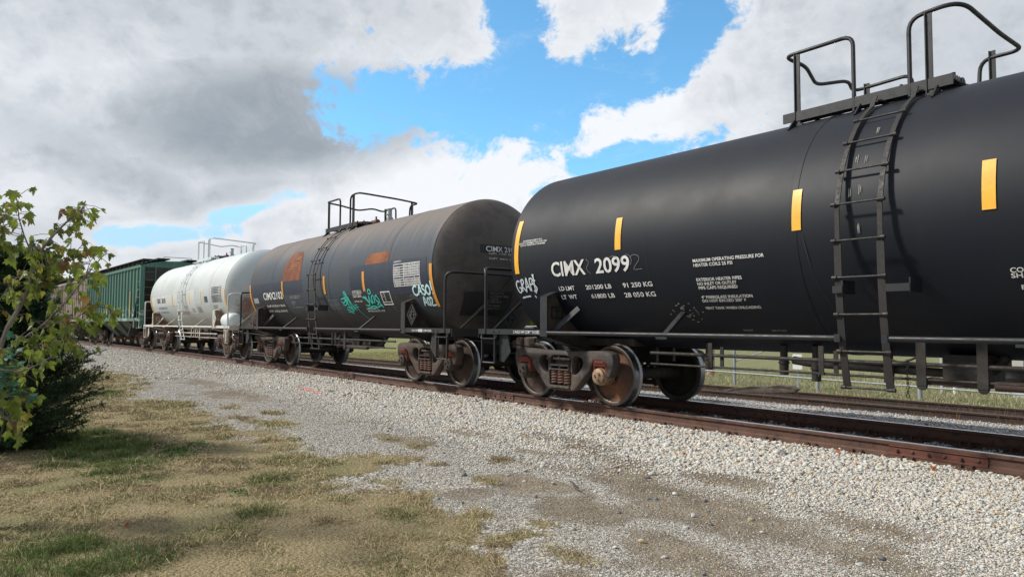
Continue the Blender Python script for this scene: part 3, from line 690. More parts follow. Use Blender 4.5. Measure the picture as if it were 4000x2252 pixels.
    mb.tube([(.5+sh+.3*t, -.9, .90-.05*math.sin(PI*t)) for t in np.linspace(0, 1, 8)], .012, 6); mb.build('cap_chain', M['dark'], root)
    return root, tank
M['rustyweb'] = metal('rusty_white_web', (.27,.17,.11), (.18,.09,.05), .42, .66, 3., .75, 0, 1.5, .1)
def placard(root, loc, ry, mat):
    """diamond placard holder; ry turns it towards the side (0) or the end (1)"""
    f = (lambda u, v, w: (loc[0]+u, loc[1]-w, loc[2]+v)) if ry == 0 else (lambda u, v, w: (loc[0]+w, loc[1]+u, loc[2]+v))
    mb = MB(); a, b = .175, .205
    mb.prism([(-a,0),(0,-b),(a,0),(0,b)], f, 0, .012)
    for p, q in (((-a,0),(0,-b)),((0,-b),(a,0)),((a,0),(0,b)),((0,b),(-a,0))): mb.bar(f(*p, .018), f(*q, .018), .022, .014, f(0,0,1) if False else ((0,-1,0) if ry == 0 else (1,0,0)))
    for (u0,u1,v0,v1) in ((-.10,.10,.045,.06),(-.01,.01,-.06,.05),(-.06,.06,-.095,-.08)): 
        mb.prism([(u0,v0),(u1,v0),(u1,v1),(u0,v1)], f, .014, .026)
    mb.cyl(f(0,.10,.012), f(0,.10,.03), .016, 8); mb.cyl(f(0,-.02,.012), f(0,-.02,.04), .014, 8); mb.cyl(f(.10,-.01,.012), f(.085,-.03,.03), .02, 8)
    return mb.build('placard_holder', mat, root)

def stripes(tank, xs, mat, long=()):
    for i, (x0, x1, s0, s1) in enumerate(xs):
        d = Deco(); d.rect(x0, x1, s0, s1, .1); d.build('reflective_stripe', mat, tank)
def lines(tank, items, mat, name='lettering', extra=.014):
    """items: (text, x, s_baseline, cap_height, width or None, bold)"""
    for it in items:
        d = Deco(); d.text(*it[:5], bold=(it[5] if len(it) > 5 else .0)+extra); d.build(name, mat, tank)

WH_D = ([M['tread'], M['rim'], M['plate2']]); WH_O = [M['tread'], M['rim'], M['plate1']]; WH_K = [M['tread'], M['rim'], M['dark']]
# ================================================================== car 1: black, nearest
X1, X2, X3 = 3.542, -9.425, -22.392
JOG1 = (.06, -.10, .12, .0)
p1 = dict(k=1, seams=[-.2], shift=0., struts=[-1.97, 1.97], railm=M['black'], pipem=M['black'], topm=M['black'], topm2=M['blackdirty'], jog=JOG1,
          wheels=[WH_D, WH_K, WH_O, WH_K])
car1, tank1 = tank_car('tank_car', 'clean black tank car lettered CIMX 2099, largest and cut off by the right edge', X1, (M['tank1'], M['black'], M['black'], M['blackdirty']), p1)
L = lambda xg: xg-X1
stripes(tank1, [(L(-1.60), L(-1.495), -.292, .602), (L(.665), L(.775), -.076, .378), (L(3.331), L(3.438), -.08, .378), (L(5.17), L(5.28), -.08, .377), (L(8.6), L(8.71), -.29, .60)], M['yellow'])
lines(tank1, [('CIMX', L(-.70), -.378, .218, .745, .004), ('2099', L(.25), -.378, .212, .665, .004),
    ('LD LMT', L(-.62), -.611, .066, .35, .004), ('201200 LB', L(-.03), -.613, .066, .52, .004), ('91 250 KG', L(.715), -.613, .066, .53, .004),
    ('LT  WT', L(-.62), -.754, .068, .34, .004), ('61800 LB', L(.03), -.757, .068, .47, .004), ('28 050 KG', L(.69), -.761, .070, .56, .004),
    ('MAXIMUM OPERATING PRESSURE FOR', L(1.97), -.336, .040, .993, .004), ('HEATER COILS 25 PSI', L(1.97), -.394, .040, .565, .004),
    ('EXTERIOR HEATER PIPES', L(1.97), -.582, .040, .652, .004), ('NO INLET OR OUTLET', L(1.97), -.636, .038, .567, .004), ('PIPE CAPS REQUIRED', L(1.97), -.692, .040, .564, .004),
    ('4" FIBERGLASS INSULATION', L(1.965), -.822, .040, .73, .004), ('DO NOT EXCEED 200° F', L(1.96), -.874, .038, .63, .004), ('VENT TANK WHEN UNLOADING', L(1.955), -.986, .040, .79, .004),
    ('OWNERSHIP SUBJECT TO A', L(-1.39), .215, .028, .48, .0), ('SECURITY AGREEMENT FILED WITH THE', L(-1.48), .180, .026, .68, .0), ('SURFACE TRANSPORTATION BOARD', L(-1.44), .146, .026, .61, .0),
    ('CONTENTS', L(5.33), -.661, .045, .36, .004), ('SHALL BE', L(5.33), -.713, .045, .33, .004), ('FREE OF', L(5.39), -.83, .045, .3, .004)], M['letter'])
lines(tank1, [('INLET', L(2.32), -1.375, .032, .14, .0), ('OUTLET', L(2.713), -1.377, .032, .20, .0)], M['letterdull'])
# ghost of the former number under the new one
d = Deco()
for (pts) in ([(.93,-.20),(1.0,-.165),(1.09,-.19),(1.085,-.25),(1.02,-.31),(.985,-.365),(1.13,-.365)], [(.55,-.17),(.64,-.155),(.70,-.22),(.66,-.28)], [(.80,-.17),(.90,-.155),(.96,-.22),(.93,-.30)], [(.08,-.16),(.13,-.22),(.07,-.30),(.14,-.38)]):
    d.stroke([(L(a), b) for a, b in pts], .0055)
d.build('ghost_lettering', M['thinwhite'], tank1)
d = Deco()      # white spray-paint tag: G R A F $
def tagstrokes(d, letters, ox, oy, sx, sy, w, taper=False):
    for st in letters: d.stroke([(ox+a*sx, oy+b*sy) for a, b in st], w, taper=taper)
GR = [[(.20,.86),(.10,.92),(.02,.66),(.05,.30),(.12,.12),(.20,.22),(.21,.45),(.13,.45)], [(.26,.20),(.28,.60),(.29,.95)], [(.25,.90),(.36,1.0),(.40,.80),(.30,.58),(.38,.34),(.46,.14)],
      [(.44,.16),(.50,.62),(.55,1.08),(.60,.60),(.66,.22)], [(.47,.48),(.64,.50)], [(.70,.18),(.70,.60),(.72,1.02),(.86,.98)], [(.66,.62),(.82,.66)],
      [(.98,.86),(.86,.92),(.82,.74),(.92,.56),(.98,.36),(.90,.16),(.80,.20)], [(.93,1.30),(.90,.60),(.88,.02)], [(.88,1.30),(.92,1.0)]]
tagstrokes(d, GR, L(-1.64), -.64, .52, .25, .026)
d.stroke([(L(-1.56),-.70),(L(-1.45),-.685),(L(-1.34),-.675)], .028); d.stroke([(L(-1.235),-.67),(L(-1.215),-.71)], .024)
d.build('graffiti', M['spraywhite'], tank1, 'white sprayed tag with a dollar sign on the black tank')
d = Deco()      # chipped dirt around the strut
for k in range(34):
    a = random.random()*2*PI; r = .05+.22*random.random(); x, s_ = L(1.63)+r*math.cos(a)*1.1, -1.02+r*math.sin(a)*.8
    d.stroke([(x, s_), (x+.012+.03*random.random(), s_+.02*random.random())], .006+.012*random.random())
d.build('paint_chips', M['letterdull'], tank1)
d = Deco()      # faint runs of rusty water and scuffs
for (x, s0, x1, s1, w) in ((3.44,-.10,3.50,-.55,.010),(3.50,-.55,3.68,-1.30,.006),(1.2,.2,1.23,-.9,.005),(-.3,-.45,-.28,-1.1,.006),(.5,-.45,.55,-1.2,.005),(3.05,-.7,3.3,-1.25,.005)):
    d = Deco(); d.stroke([(L(x), s0), (L((x+x1)/2)+.01, (s0+s1)/2), (L(x1), s1)], w, taper=True); d.build('rust_stain', M['faintrun'], tank1)
d = Deco()      # pale marks behind the ladder
for (x, s_) in ((3.98,.66),(4.08,.64),(3.95,.28),(4.06,.30),(4.05,-.10),(4.12,1.02)):
    for k in range(4): xx = L(x)+.03*random.random(); d.stroke([(xx, s_+.03*random.random()), (xx+.003, s_-.03-.05*random.random())], .004, taper=True)
d.build('bird_droppings', M['letterdull'], tank1)
def comp(root, x0, txts, mat):
    for (t, x, w, h) in txts:
        me = text_mesh(t, .006); xs = [v.co.x for v in me.vertices]; a, b = min(xs), max(xs); k = w/(b-a)
        for v in me.vertices: v.co = (x+(v.co.x-a)*k, -1.5655, 1.083+v.co.y*h/.7)
        me.name = 'lettering'; me.materials.clear(); me.materials.append(mat); link(bpy.data.objects.new('lettering', me), root)
comp(car1, 0, [('2 INCH HF COMP SHOES', L(-1.515), .655, .048)], M['letter'])
# ================================================================== car 2: weathered black
p2 = dict(k=2, seams=[-3.435, .44, 3.435], shift=-.86, struts=[-2.35, 2.26], railm=M['black'], pipem=M['black'], topm=M['blackdirty'], topm2=M['spring'], jog=(.02,.0,.03,.06),
          wheels=[WH_D, WH_K, WH_D, WH_K])
car2, tank2 = tank_car('tank_car', 'weathered brown-black tank car CIMX 2102 with rust patches and teal graffiti', X2, (M['tank2'], M['blackdirty'], M['blackdirty'], M['blackdirty']), p2)
for mat, pl in ((M['navy'], [[(1.64,.19),(3.43,.23),(5.02,.20),(5.08,-.45),(4.4,-.5),(3.4,-.52),(1.66,-.42)], [(-5.05,.045),(-2.66,.05),(-2.66,-.45),(-5.0,-.45)], [(-2.5,.045),(-1.2,.05),(-1.2,-.3),(-2.5,-.32)]]),
        (M['darkpatch'], [[(.95,-.48),(1.62,-.46),(1.64,-.98),(1.15,-.96)], [(1.66,-.42),(4.2,-.50),(4.3,-.98),(1.7,-.96)], [(-5.0,-.45),(-2.6,-.45),(-2.4,-.98),(-4.9,-.98)]])):
    for p in pl: d = Deco(base=True); d.poly(p); d.build('repaint_patch', mat, tank2)
d = Deco(base=True); d.poly([(-2.59,.045),(-2.63,.29),(-2.52,.60),(-2.40,.80),(-2.22,.90),(-1.98,.945),(-1.78,.92),(-1.62,.82),(-1.45,.62),(-1.36,.45),(-1.31,.25),(-1.33,.045)], .1); d.build('rust_patch', M['rustpatch'], tank2, 'rounded dark rust patch')
d = Deco(base=True); d.poly([(2.41,.205),(2.43,.33),(2.48,.42),(2.60,.448),(3.46,.462),(3.45,.30),(3.44,.205)], .1); d.build('rust_patch', M['rustpatch2'], tank2, 'rectangular orange rust patch')
lines(tank2, [('CIMX2102', -4.14, -.425, .205, 1.50, .0), ('LD LMT 201300 LB  91 300 KG', -4.07, -.655, .062, 1.42, .002), ('LT WT   61700 LB  28 000 KG', -4.08, -.825, .062, 1.42, .002),
    ('OWNERSHIP SUBJECT TO A', 1.72, -.385, .030, .45, .004), ('SECURITY AGREEMENT FILED', 1.71, -.425, .030, .47, .004), ('WITH THE INTERSTATE', 1.70, -.470, .030, .42, .004), ('COMMERCE COMMISSION', 1.69, -.515, .030, .44, .004),
    ('BOTTOM VALVE', 1.71, -.635, .035, .37, .004), ('CARBOLINE 571', 2.13, -.835, .042, .48, .0), ('APPLIED 06-2018 BY UTCP', 2.13, -.895, .042, .81, .0)], M['letter'])
lines(tank2, [('MAX STEAM TEMP 353 DEG F', -2.10, -.405, .030, .70, .0), ('MAX STEAM PRESS 75 PSI', -2.08, -.450, .030, .60, .0), ('EXTERIOR HEATER', -2.1, -.545, .026, .30, 0), ('REQUIRED', -2.1, -.585, .026, .24, 0), ('CAPS', -2.1, -.625, .026, .2, 0), ('VENT TANK WHEN UNLOADING', -2.10, -.715, .030, .66, .0)], M['letterdull'])
lines(tank2, [('CLEAN THIS TANK', -1.95, .70, .020, .36, .0), ('INTERIOR COATED', -1.95, .65, .020, .36, .0), ('DO NOT STRIKE TANK', -2.05, .52, .020, .44, .0), ('REPAIRED BY SHOP', -2.08, .47, .020, .40, 0), ('STENCIL RENEWED', -2.1, .42, .020, .40, 0), ('PLATE B', -2.13, .37, .020, .30, 0)], M['orange'], extra=0.)
def table(tank, x0, x1, s0, s1, rows, cols, ink, w=.012, words=True, texts=None):
    d = Deco(); n = len(rows)
    for i, r in enumerate(rows): y = s0+(s1-s0)*r; d.rect(x0, x1, y-w/2, y+w/2)
    for c in cols: x = x0+(x1-x0)*c; d.d += .0003; d.rect(x-w/2, x+w/2, s0-w/2, s1+w/2)
    for i in range(n-1):
        ya, yb = s0+(s1-s0)*rows[i], s0+(s1-s0)*rows[i+1]; h = abs(yb-ya)*.42; yy = min(ya, yb)+abs(yb-ya)*.28
        for j in range(len(cols)-1):
            xa, xb = x0+(x1-x0)*cols[j], x0+(x1-x0)*cols[j+1]
            if texts and texts[i][j]: d.d += .0002; d.text(texts[i][j], xa+(xb-xa)*.1, yy, h, (xb-xa)*.8 if j else (xb-xa)*.6, bold=.02)
    d.build('test_table', ink, tank)
TX = [['','QUAL','STATION','DUE'],['TANK QUALIFICATION','UTCP','2018','2028'],['THICKNESS TEST','UTCP','2018','2028'],['SERVICE EQUIPMENT','UTCP','2018','2028'],['PRD VALVE 75 PSI','UTCP','2018','2028'],['','','',''],['LINING','UTCP','NA','2028'],['88.B.2 INSPECTION','UTCP','2018','2028'],['STUB SILL INSPECT','UTCP','2018','2028']]
TX.reverse()
table(tank2, 3.73, 4.78, -.335, .122, [0,.105,.21,.315,.42,.53,.64,.75,.87,1.0], [0,.40,.60,.80,1.0], M['letter'], .013, True, TX)
d = Deco(); d.text('QUALIFICATION', 3.72, .165, .035, .31, bold=.01); d.build('lettering', M['letter'], tank2)
d = Deco(); w = .022
for (a, b, c, e) in ((3.05,3.46,-.445,-.42),(3.05,3.46,-.735,-.71),(3.05,3.07,-.71,-.445),(3.44,3.46,-.71,-.445),(3.20,3.215,-.66,-.445),(3.07,3.44,-.672,-.658)): d.d += .0003; d.rect(a, b, c, e)
d.text('LD 18', 3.085, -.50, .02, .09); d.text('LT 08', 3.085, -.55, .02, .09); d.build('inspection_box', M['letter'], tank2)
stripes(tank2, [(-5.27,-5.17,-1.05,.05), (-2.63,-2.535,-.383,.062), (.17,.275,-.386,.06), (2.28,2.385,-.385,.06), (5.135,5.235,-.814,.06)], M['orange'])
d = Deco(); d.rect(-5.02, -4.62, -.52, -.36); d.build('paper_placard', M['steelgrey'], tank2)
# teal tags
TEAL1 = [[(.42,1.02),(.36,.96),(.40,.88),(.50,.90),(.50,.98),(.42,1.02)], [(.0,.62),(.18,.66),(.38,.70),(.60,.80)], [(.0,.50),(.14,.42),(.30,.50),(.45,.62),(.42,.40)], [(.05,.34),(.22,.28),(.40,.40)], [(.36,.82),(.40,.55),(.46,.30),(.52,.55),(.56,.82)],
         [(.56,.92),(.60,.60),(.66,.34),(.70,.10)], [(.66,.74),(.70,.50),(.84,.22),(1.0,-.02)], [(.30,.64),(.46,.36),(.62,.12),(.80,-.05)], [(.28,.18),(.50,.14),(.72,-.05)], [(.18,.04),(.40,.0),(.62,-.12)], [(.20,-.10),(.42,-.12),(.60,-.22)], [(.50,.86),(.62,.66),(.74,.46),(.86,.04)]]
d = Deco(); tagstrokes(d, TEAL1, 1.02, -.83, .62, .46, .034)
for p in ([(1.60,-.62),(1.70,-.80),(1.86,-1.0),(2.02,-1.14)], [(1.72,-.66),(1.74,-.80),(1.80,-.92),(1.98,-1.10)]): d.stroke(p, .010)
d.stroke([(1.60,-.71),(1.76,-.70)], .022); d.stroke([(1.62,-.76),(1.80,-.755)], .022)
d.build('graffiti', M['teal'], tank2, 'teal sprayed tag left of centre')
TEAL2 = [[(.50,1.06),(.44,.96),(.48,.84),(.58,.84),(.62,.96),(.56,1.06),(.50,1.06)], [(.0,.66),(.14,.60),(.26,.44),(.38,.30)], [(.10,.70),(.24,.58),(.34,.40)], [(.22,.72),(.28,.50),(.34,.28),(.40,.52),(.44,.74)], [(.44,.74),(.46,.46),(.52,.28),(.56,.50),(.58,.66)],
         [(.60,.28),(.58,.48),(.64,.70),(.72,.72),(.74,.52),(.68,.30),(.74,.60)], [(.96,.64),(.86,.70),(.80,.52),(.90,.40),(.90,.26),(.80,.20)], [(.06,.22),(.20,.16),(.34,.22)], [(.10,.04),(.26,.02),(.34,.12)], [(.26,-.02),(.42,.10),(.60,.12),(.80,.06),(1.0,.16),(1.12,.02)], [(.84,.40),(.96,.34),(1.10,.10)], [(.30,.0),(.46,-.04),(.66,.04),(.72,-.12)], [(.92,.78),(.96,.62),(1.02,.50),(1.02,.30)]]
d = Deco(); tagstrokes(d, TEAL2, 2.15, -.80, .74, .42, .032); d.build('graffiti', M['teal'], tank2, 'teal sprayed tag right of centre')
d = Deco()
for cx in (.36, .50, .64, .78):
    d.stroke([(cx-.07,-.56-.10*(cx % .3)),(cx-.06,-.68),(cx-.03,-.78),(cx+.03,-.77),(cx+.05,-.66),(cx+.03,-.57),(cx-.03,-.54),(cx-.07,-.58)], .011); d.stroke([(cx-.01,-.60),(cx,-.72),(cx+.02,-.63)], .009)
d.build('graffiti', M['thinwhite'], tank2, 'thin white outlined tag')
CASO = [[(.24,.86),(.14,.95),(.03,.70),(.05,.35),(.16,.20),(.24,.32)], [(.26,.22),(.34,.62),(.38,.96),(.43,.62),(.47,.24)], [(.29,.48),(.46,.50)], [(.64,.86),(.55,.94),(.52,.74),(.60,.58),(.65,.40),(.58,.22),(.51,.28)], [(.78,.92),(.70,.70),(.71,.38),(.80,.22),(.88,.40),(.88,.74),(.80,.94),(.76,.90)], [(.98,1.25),(.99,.85),(1.0,.52)], [(1.0,.30),(1.0,.22)]]
A02 = [[(.0,.08),(.08,.60),(.18,1.0),(.26,.55),(.34,.08)], [(.04,.42),(.32,.44)], [(.52,.92),(.42,.70),(.43,.30),(.52,.10),(.61,.30),(.61,.72),(.54,.94)], [(.70,.72),(.76,.94),(.88,.84),(.84,.56),(.70,.12),(.86,.10),(1.08,.16)]]
d = Deco(); tagstrokes(d, CASO, 4.42, -.60, .73, .26, .042); tagstrokes(d, A02, 4.70, -.80, .40, .21, .036); d.build('graffiti', M['mint'], tank2, 'pale mint sprayed letters CASO! A02')
# stencils on the head facing the camera
d = Deco(head=1, base=True); d.poly([(-.66,2.635),(.22,2.635),(.22,2.80),(-.66,2.80)], .15); d.build('repaint_patch', M['darkpatch'], tank2)
for (t, y, z, h, w_, m_) in (('CIMX 2102', -.545, 2.665, .105, .72, 'letter'), ('CAPY  17590  GAL', -.495, 2.605, .040, .58, 'letter'), ('CAPY  66616  LIT', -.495, 2.505, .040, .58, 'letter')):
    d = Deco(head=1); d.text(t, y, z, h, w_, bold=.012 if h > .1 else .0); d.build('lettering', M[m_], tank2)
d = Deco(head=1, base=True); d.poly([(-.94,1.40),(-.94,1.86),(.10,1.88),(.10,1.40)], .15); d.build('repaint_patch', M['darkpatch'], tank2)
for i, t in enumerate(('M901E DFT GR', '36 IN CLASS C WHLS', 'SPNG D-5', 'BR BM AAR-18', 'CPL SE60DE', 'INSPECTION PORT')):
    d = Deco(head=1); d.text(t, -.43, (1.82,1.76,1.705,1.65,1.575,1.525)[i], .040 if i < 5 else .026, (.32, .43, .21, .28, .27, .28)[i]); d.build('lettering', M['letterdull'], tank2)
placard(car2, (4.72, -1.585, 1.41), 0, M['blackdirty']); placard(car2, (6.0, -.17, 1.345), 1, M['black'])
comp(car2, 0, [('2 INCH HF', 4.62, .26, .040), ('COMP SHOES', 5.08, .30, .040)], M['letter'])
mb = MB(); mb.box(4.90, 5.06, -1.567, -1.563, 1.075, 1.13); mb.build('paint_label', M['greypatch'], car2)
# ================================================================== car 3: pale grey
M['topwhite'] = M['whitetrim']
p3 = dict(k=3, seams=[-3.435, .9, 3.435], shift=-.47, struts=[-2.3, 1.9], railm=M['whitetrim'], pipem=M['whitetrim'], topm=M['grey'], topm2=M['spring'], jog=(0,0,0,0), wheels=[WH_D, WH_K, WH_D, WH_K])
car3, tank3 = tank_car('tank_car', 'pale grey tank car CIMX 2018 with white side pipes and rust stained end', X3, (M['tank3'], M['whitedirty'], M['whitetrim'], M['grey']), p3)
for mat, pl in ((M['whitepatch'], [[(-3.4,.03),(-.75,.06),(-.75,-.42),(-3.4,-.42)], [(-4.95,-.0),(-3.5,.02),(-3.4,-.42),(-4.9,-.42)], [(.55,.12),(1.65,.14),(1.65,-.80),(.55,-.80)]]),
        (M['greypatch'], [[(-4.6,-.42),(-2.9,-.40),(-2.5,-.80),(-4.3,-.82)], [(1.65,.0),(2.7,.02),(2.7,-.42),(1.65,-.42)]])):
    for p in pl: d = Deco(base=True); d.poly(p); d.build('repaint_patch', mat, tank3)
lines(tank3, [('CIMX', -4.05, -.27, .20, .62, .01), ('2018', -3.25, -.27, .20, .62, .01)], M['letterdark'])
lines(tank3, [('LD LMT 201300 LB 91 300 KG', -4.0, -.53, .07, 1.4, 0), ('LT WT 62200 LB 28 200 KG', -3.9, -.72, .07, 1.4, 0), ('MAX OPERATING', 3.7, -.52, .035, .5, 0), ('PRESSURE', 3.7, -.58, .035, .4, 0), ('HEATER COILS', 3.7, -.64, .035, .6, 0), ('OWNERSHIP SUBJECT', 1.75, -.56, .035, .5, 0), ('TO A SECURITY', 1.75, -.62, .035, .5, 0), ('AGREEMENT', 1.75, -.68, .035, .5, 0), ('FILED', 1.75, -.74, .035, .5, 0), ('VENT TANK', 1.0, -.60, .035, .4, 0), ('WHEN', 1.0, -.66, .035, .3, 0), ('UNLOADING', 1.0, -.72, .035, .4, 0)], M['letterdark'])
d = Deco(base=True); d.rect(3.66, 4.80, -.40, .17); d.build('table_ground', M['whitepatch'], tank3)
table(tank3, 3.72, 4.76, -.37, .145, [0,.09,.18,.27,.36,.45,.56,.67,.78,.89,1.0], [0,1.0], M['letterdark'], .020, True, [['DUE 2028 UTCP'],['2018 2028 UTCP'],['LINING NA'],['PRD VALVE 75 PSI 2028'],['88.B.2 INSPECTION 2028'],[''],['SERVICE EQUIPMENT 2028'],['THICKNESS TEST 2018'],['TANK QUALIFICATION'],['QUALIFIED DUE']])
d = Deco(); d.rect(2.83, 3.19, -.36, -.15); d.build('inspection_box', M['letterdark'], tank3)
stripes(tank3, [(-5.2,-5.1,-.9,.04), (-1.60,-1.50,-.40,.05), (.87,.965,-.405,.035), (2.36,2.455,-.396,.045), (5.08,5.18,-.83,.04)], M['yellow'])
placard(car3, (4.60, -1.60, 1.38), 0, M['whitetrim'])
mb = MB(); mb.box(4.48, 4.56, -1.61, -1.575, 1.1, 1.66); mb.build('placard_post', M['whitetrim'], car3)
mb = MB(); mb.lathe([(0,5.0),(.12,5.01),(.22,5.06),(.27,5.14),(.28,5.25),(.28,5.75),(.27,5.84),(.22,5.92),(.12,5.97),(0,5.98)], 'x', (-.35,-1.20,1.30), 24, close=False); mb.build('air_reservoir', M['grey'], car3, smooth=True)
mb = MB(); mb.box(-5.55, -5.2, -1.3, -.8, 1.18, 1.52); mb.cyl((-5.5,-1.05,1.40),(-5.1,-1.05,1.40),.15,14); mb.cyl((-5.4,-1.32,1.3),(-5.4,-.7,1.3),.09,12); mb.box(-5.7,-5.1,-1.4,-.7,1.13,1.2); mb.build('brake_valve', M['plate2'], car2, bevel=.01)
for o_ in (car2.children): pass
# ================================================================== covered hopper cars
def hopmat(name, base, rust, patch, pamt, low=None):
    m, t, b, g = mat_new(name); co = objco(t); sp = N(t, 'ShaderNodeSeparateXYZ'); t.links.new(co, sp.inputs[0]); x, y, z = sp.outputs
    sv = g.vscale(co, (2.2, 2.2, .35))
    c = g.mix(g.ss(g.noise(sv, 1.6, 8, .65, .2), .42, .64, 0, pamt), base, rust)
    c = g.mix(g.ss(g.noise(g.vscale(co, (5., 5., .5)), 1.6, 6, .7), .54, .68, 0, .6), c, patch)
    if low: c = g.mix(g.m('MULTIPLY', g.ss(g.noise(g.vscale(co, (1., 1., 1.6)), 2.6, 7, .7), .50, .60, 0, .8), g.ss(z, 2.15, 1.7)), c, low)
    t.links.new(c, b.inputs['Base Color']); b.inputs['Roughness'].default_value = .62
    bump(t, b, g.noise(co, 30, 4), .1, .01); return m
M['hopgreen'] = hopmat('faded_green_hopper_paint', (.036,.120,.090), (.060,.115,.09), (.13,.20,.17), .5, (.33,.40,.38))
M['hopgreen2'] = hopmat('dull_green_hopper_paint', (.050,.135,.105), (.11,.115,.085), (.10,.10,.08), .8, (.10,.34,.30))
M['hopbrown'] = hopmat('rust_streaked_white_hopper_paint', (.34,.30,.26), (.125,.068,.052), (.075,.042,.034), .95)
M['hopbrown2'] = hopmat('tan_weathered_hopper_paint', (.25,.195,.155), (.13,.085,.065), (.09,.06,.045), .9)
M['hopdark'] = metal('dark_hopper_steel', (.018,.020,.018), (.04,.035,.03), .45, .7, 3., .75, 0, 2., .1)
M['hopchute'] = metal('dusty_green_chute', (.085,.10,.085), (.06,.055,.045), .42, .7, 2.5, .85, 0, 3., .1)
M['hopchute2'] = metal('dusty_brown_chute', (.10,.075,.055), (.05,.035,.028), .42, .7, 2.5, .85, 0, 3., .1)
def hopper(xc, label, bm_, chute, ymarks=()):
    xs = (xc+4.9, xc-4.9); ys = [off(v) for v in xs]
    root = empty('hopper_car', (xc, YC+(ys[0]+ys[1])/2, 0), math.atan2(ys[0]-ys[1], 9.8)); tag(root, label, 'hopper car', 'cars coupled in the freight train')
    H, Wd, zb, zt = 6.60, 1.60, 1.42, 3.86
    for q in (-1, 1):
        mb = MB()           # side sheet, ends cut on the slope
        mb.prism([(-H+1.55,zb),(H-1.55,zb),(H-.95,2.3),(H-.30,3.1),(H,3.45),(H,zt),(-H,zt),(-H,3.45),(-H+.30,3.1),(-H+.95,2.3)], lambda u, v, w: (u, q*(Wd-.07)+w, v), -.02, .02)
        n = 19              # vertical ribs pressed into the sheet
        for k in range(n):
            xx = -H+.55+k*(2*H-1.1)/(n-1); z0 = zb+.06
            if abs(xx) > H-1.5: z0 = zb+.1+(abs(xx)-(H-1.5))*1.35
            mb.prism([(xx-.10,0),(xx-.045,.068),(xx+.045,.068),(xx+.10,0)], lambda u, v, w: (u, q*(Wd-.052+v), w), z0, zt-.05)
        mb.build('side_wall', bm_, root)
        mb = MB(); mb.box(-H, H, *sorted((q*(Wd-.10), q*(Wd+.02))), zt-.03, zt+.10); mb.box(-H+.1, H-.1, *sorted((q*(Wd-.12), q*(Wd+.03))), zb-.10, zb+.04)
        mb.build('side_sill', bm_, root)
        mb = MB()
        for s in (-1, 1):
            mb.box(*sorted((s*(H-.02), s*(H+.12))), *sorted((q*(Wd-.16), q*(Wd+.02))), .98, zt+.05)
        mb.build('corner_post', bm_, root)
        for s in (-1, 1):
            mb = MB()
            mb.box(*sorted((s*(H-.52), s*(H-.49))), *sorted((q*(Wd-.02), q*(Wd+.01))), .95, 2.75)
            for k in range(7): mb.cyl((s*(H-.50), q*(Wd+.0), 1.0+.36*k), (s*(H-.0), q*(Wd+.0), 1.0+.36*k), .012, 6)
            for k in range(8):  mb.cyl((s*(H+.13), q*(Wd-.12), 1.1+.36*k), (s*(H+.13), q*(Wd-.62), 1.1+.36*k), .011, 6)
            mb.box(*sorted((s*(H+.12), s*(H+.145))), *sorted((q*(Wd-.64), q*(Wd-.60))), 1.0, zt)
            mb.build('ladder', bm_, root)
            mb = MB(); mb.box(*sorted((s*(H-1.0), s*(H-.75))), *sorted((q*(Wd-.03), q*(Wd+.05))), 1.0, zb+.02); mb.build('jacking_pad', chute, root)
    mb = MB(); arc = [(-Wd+.02, zt+.09), (-1.2, 4.05), (-.7, 4.16), (0, 4.20), (.7, 4.16), (1.2, 4.05), (Wd-.02, zt+.09), (Wd-.02, zt), (-Wd+.02, zt)]
    mb.prism(arc, lambda u, v, w: (w, u, v), -H-.02, H+.02); mb.build('roof', bm_, root)
    for s in (-1, 1):
        mb = MB(); mb.prism([(-Wd+.05,3.2),(Wd-.05,3.2),(Wd-.05,3.95),(-Wd+.05,3.95)], lambda u, v, w: (s*(H-.01)+w, u, v), -.02, .02)
        mb.prism([(s*(H-.03),3.25),(s*(H-1.55),zb),(s*(H-2.6),.62),(s*(H-2.7),.62),(s*(H-1.65),zb),(s*(H-.14),3.25)], lambda u, v, w: (u, w, v), -Wd+.09, Wd-.09)
        mb.build('slope_sheet', M['hopdark'], root)
        mb = MB(); mb.box(*sorted((s*(H-.1), s*(H+.16))), -1.5, 1.5, .98, 1.16); mb.box(*sorted((s*(H-2.4), s*(H+.1))), -.25, .25, .72, 1.02)
        for yy in (-.9, -.3, .3, .9): mb.box(*sorted((s*(H+.02), s*(H+.08))), yy-.04, yy+.04, 1.1, 3.3)
        mb.box(*sorted((s*(H+.08), s*(H+.30))), -.1, .1, .76, .92); mb.build('end_frame', M['hopdark'], root)
        truck(root, s*4.9, M['frame2'], [WH_D, WH_K, WH_D, WH_K], False)
    for q in (-1, 1):
        mb = MB(); mb.box(-H-.2, H+.2, *sorted((q*.38, q*.92)), 4.24, 4.30)
        for k in range(15): xx = -H+k*2*H/14; mb.box(xx-.02, xx+.02, *sorted((q*.9, q*1.55)), 4.19, 4.23); mb.bar((xx, q*1.55, 3.95), (xx, q*1.5, 4.22), .03, .02)
        mb.box(-H-.05, H+.05, *sorted((q*1.10, q*1.52)), 4.215, 4.25)
        mb.build('roof_walkway', M['hopdark'], root)
    mb = MB(); mb.tube(bend([(H-.5,-.5,4.3),(H-.5,-.5,4.42),(H-.5,.8,4.42),(H-.5,.8,4.3)], .06, 3), .014, 6); mb.build('roof_grab_iron', bm_, root)
    for k in range(5):
        xx = -4.4+k*2.2; mb = MB(); mb.box(xx-.95, xx+.95, -.30, .30, 4.19, 4.28); mb.build('hatch_cover', bm_, root)
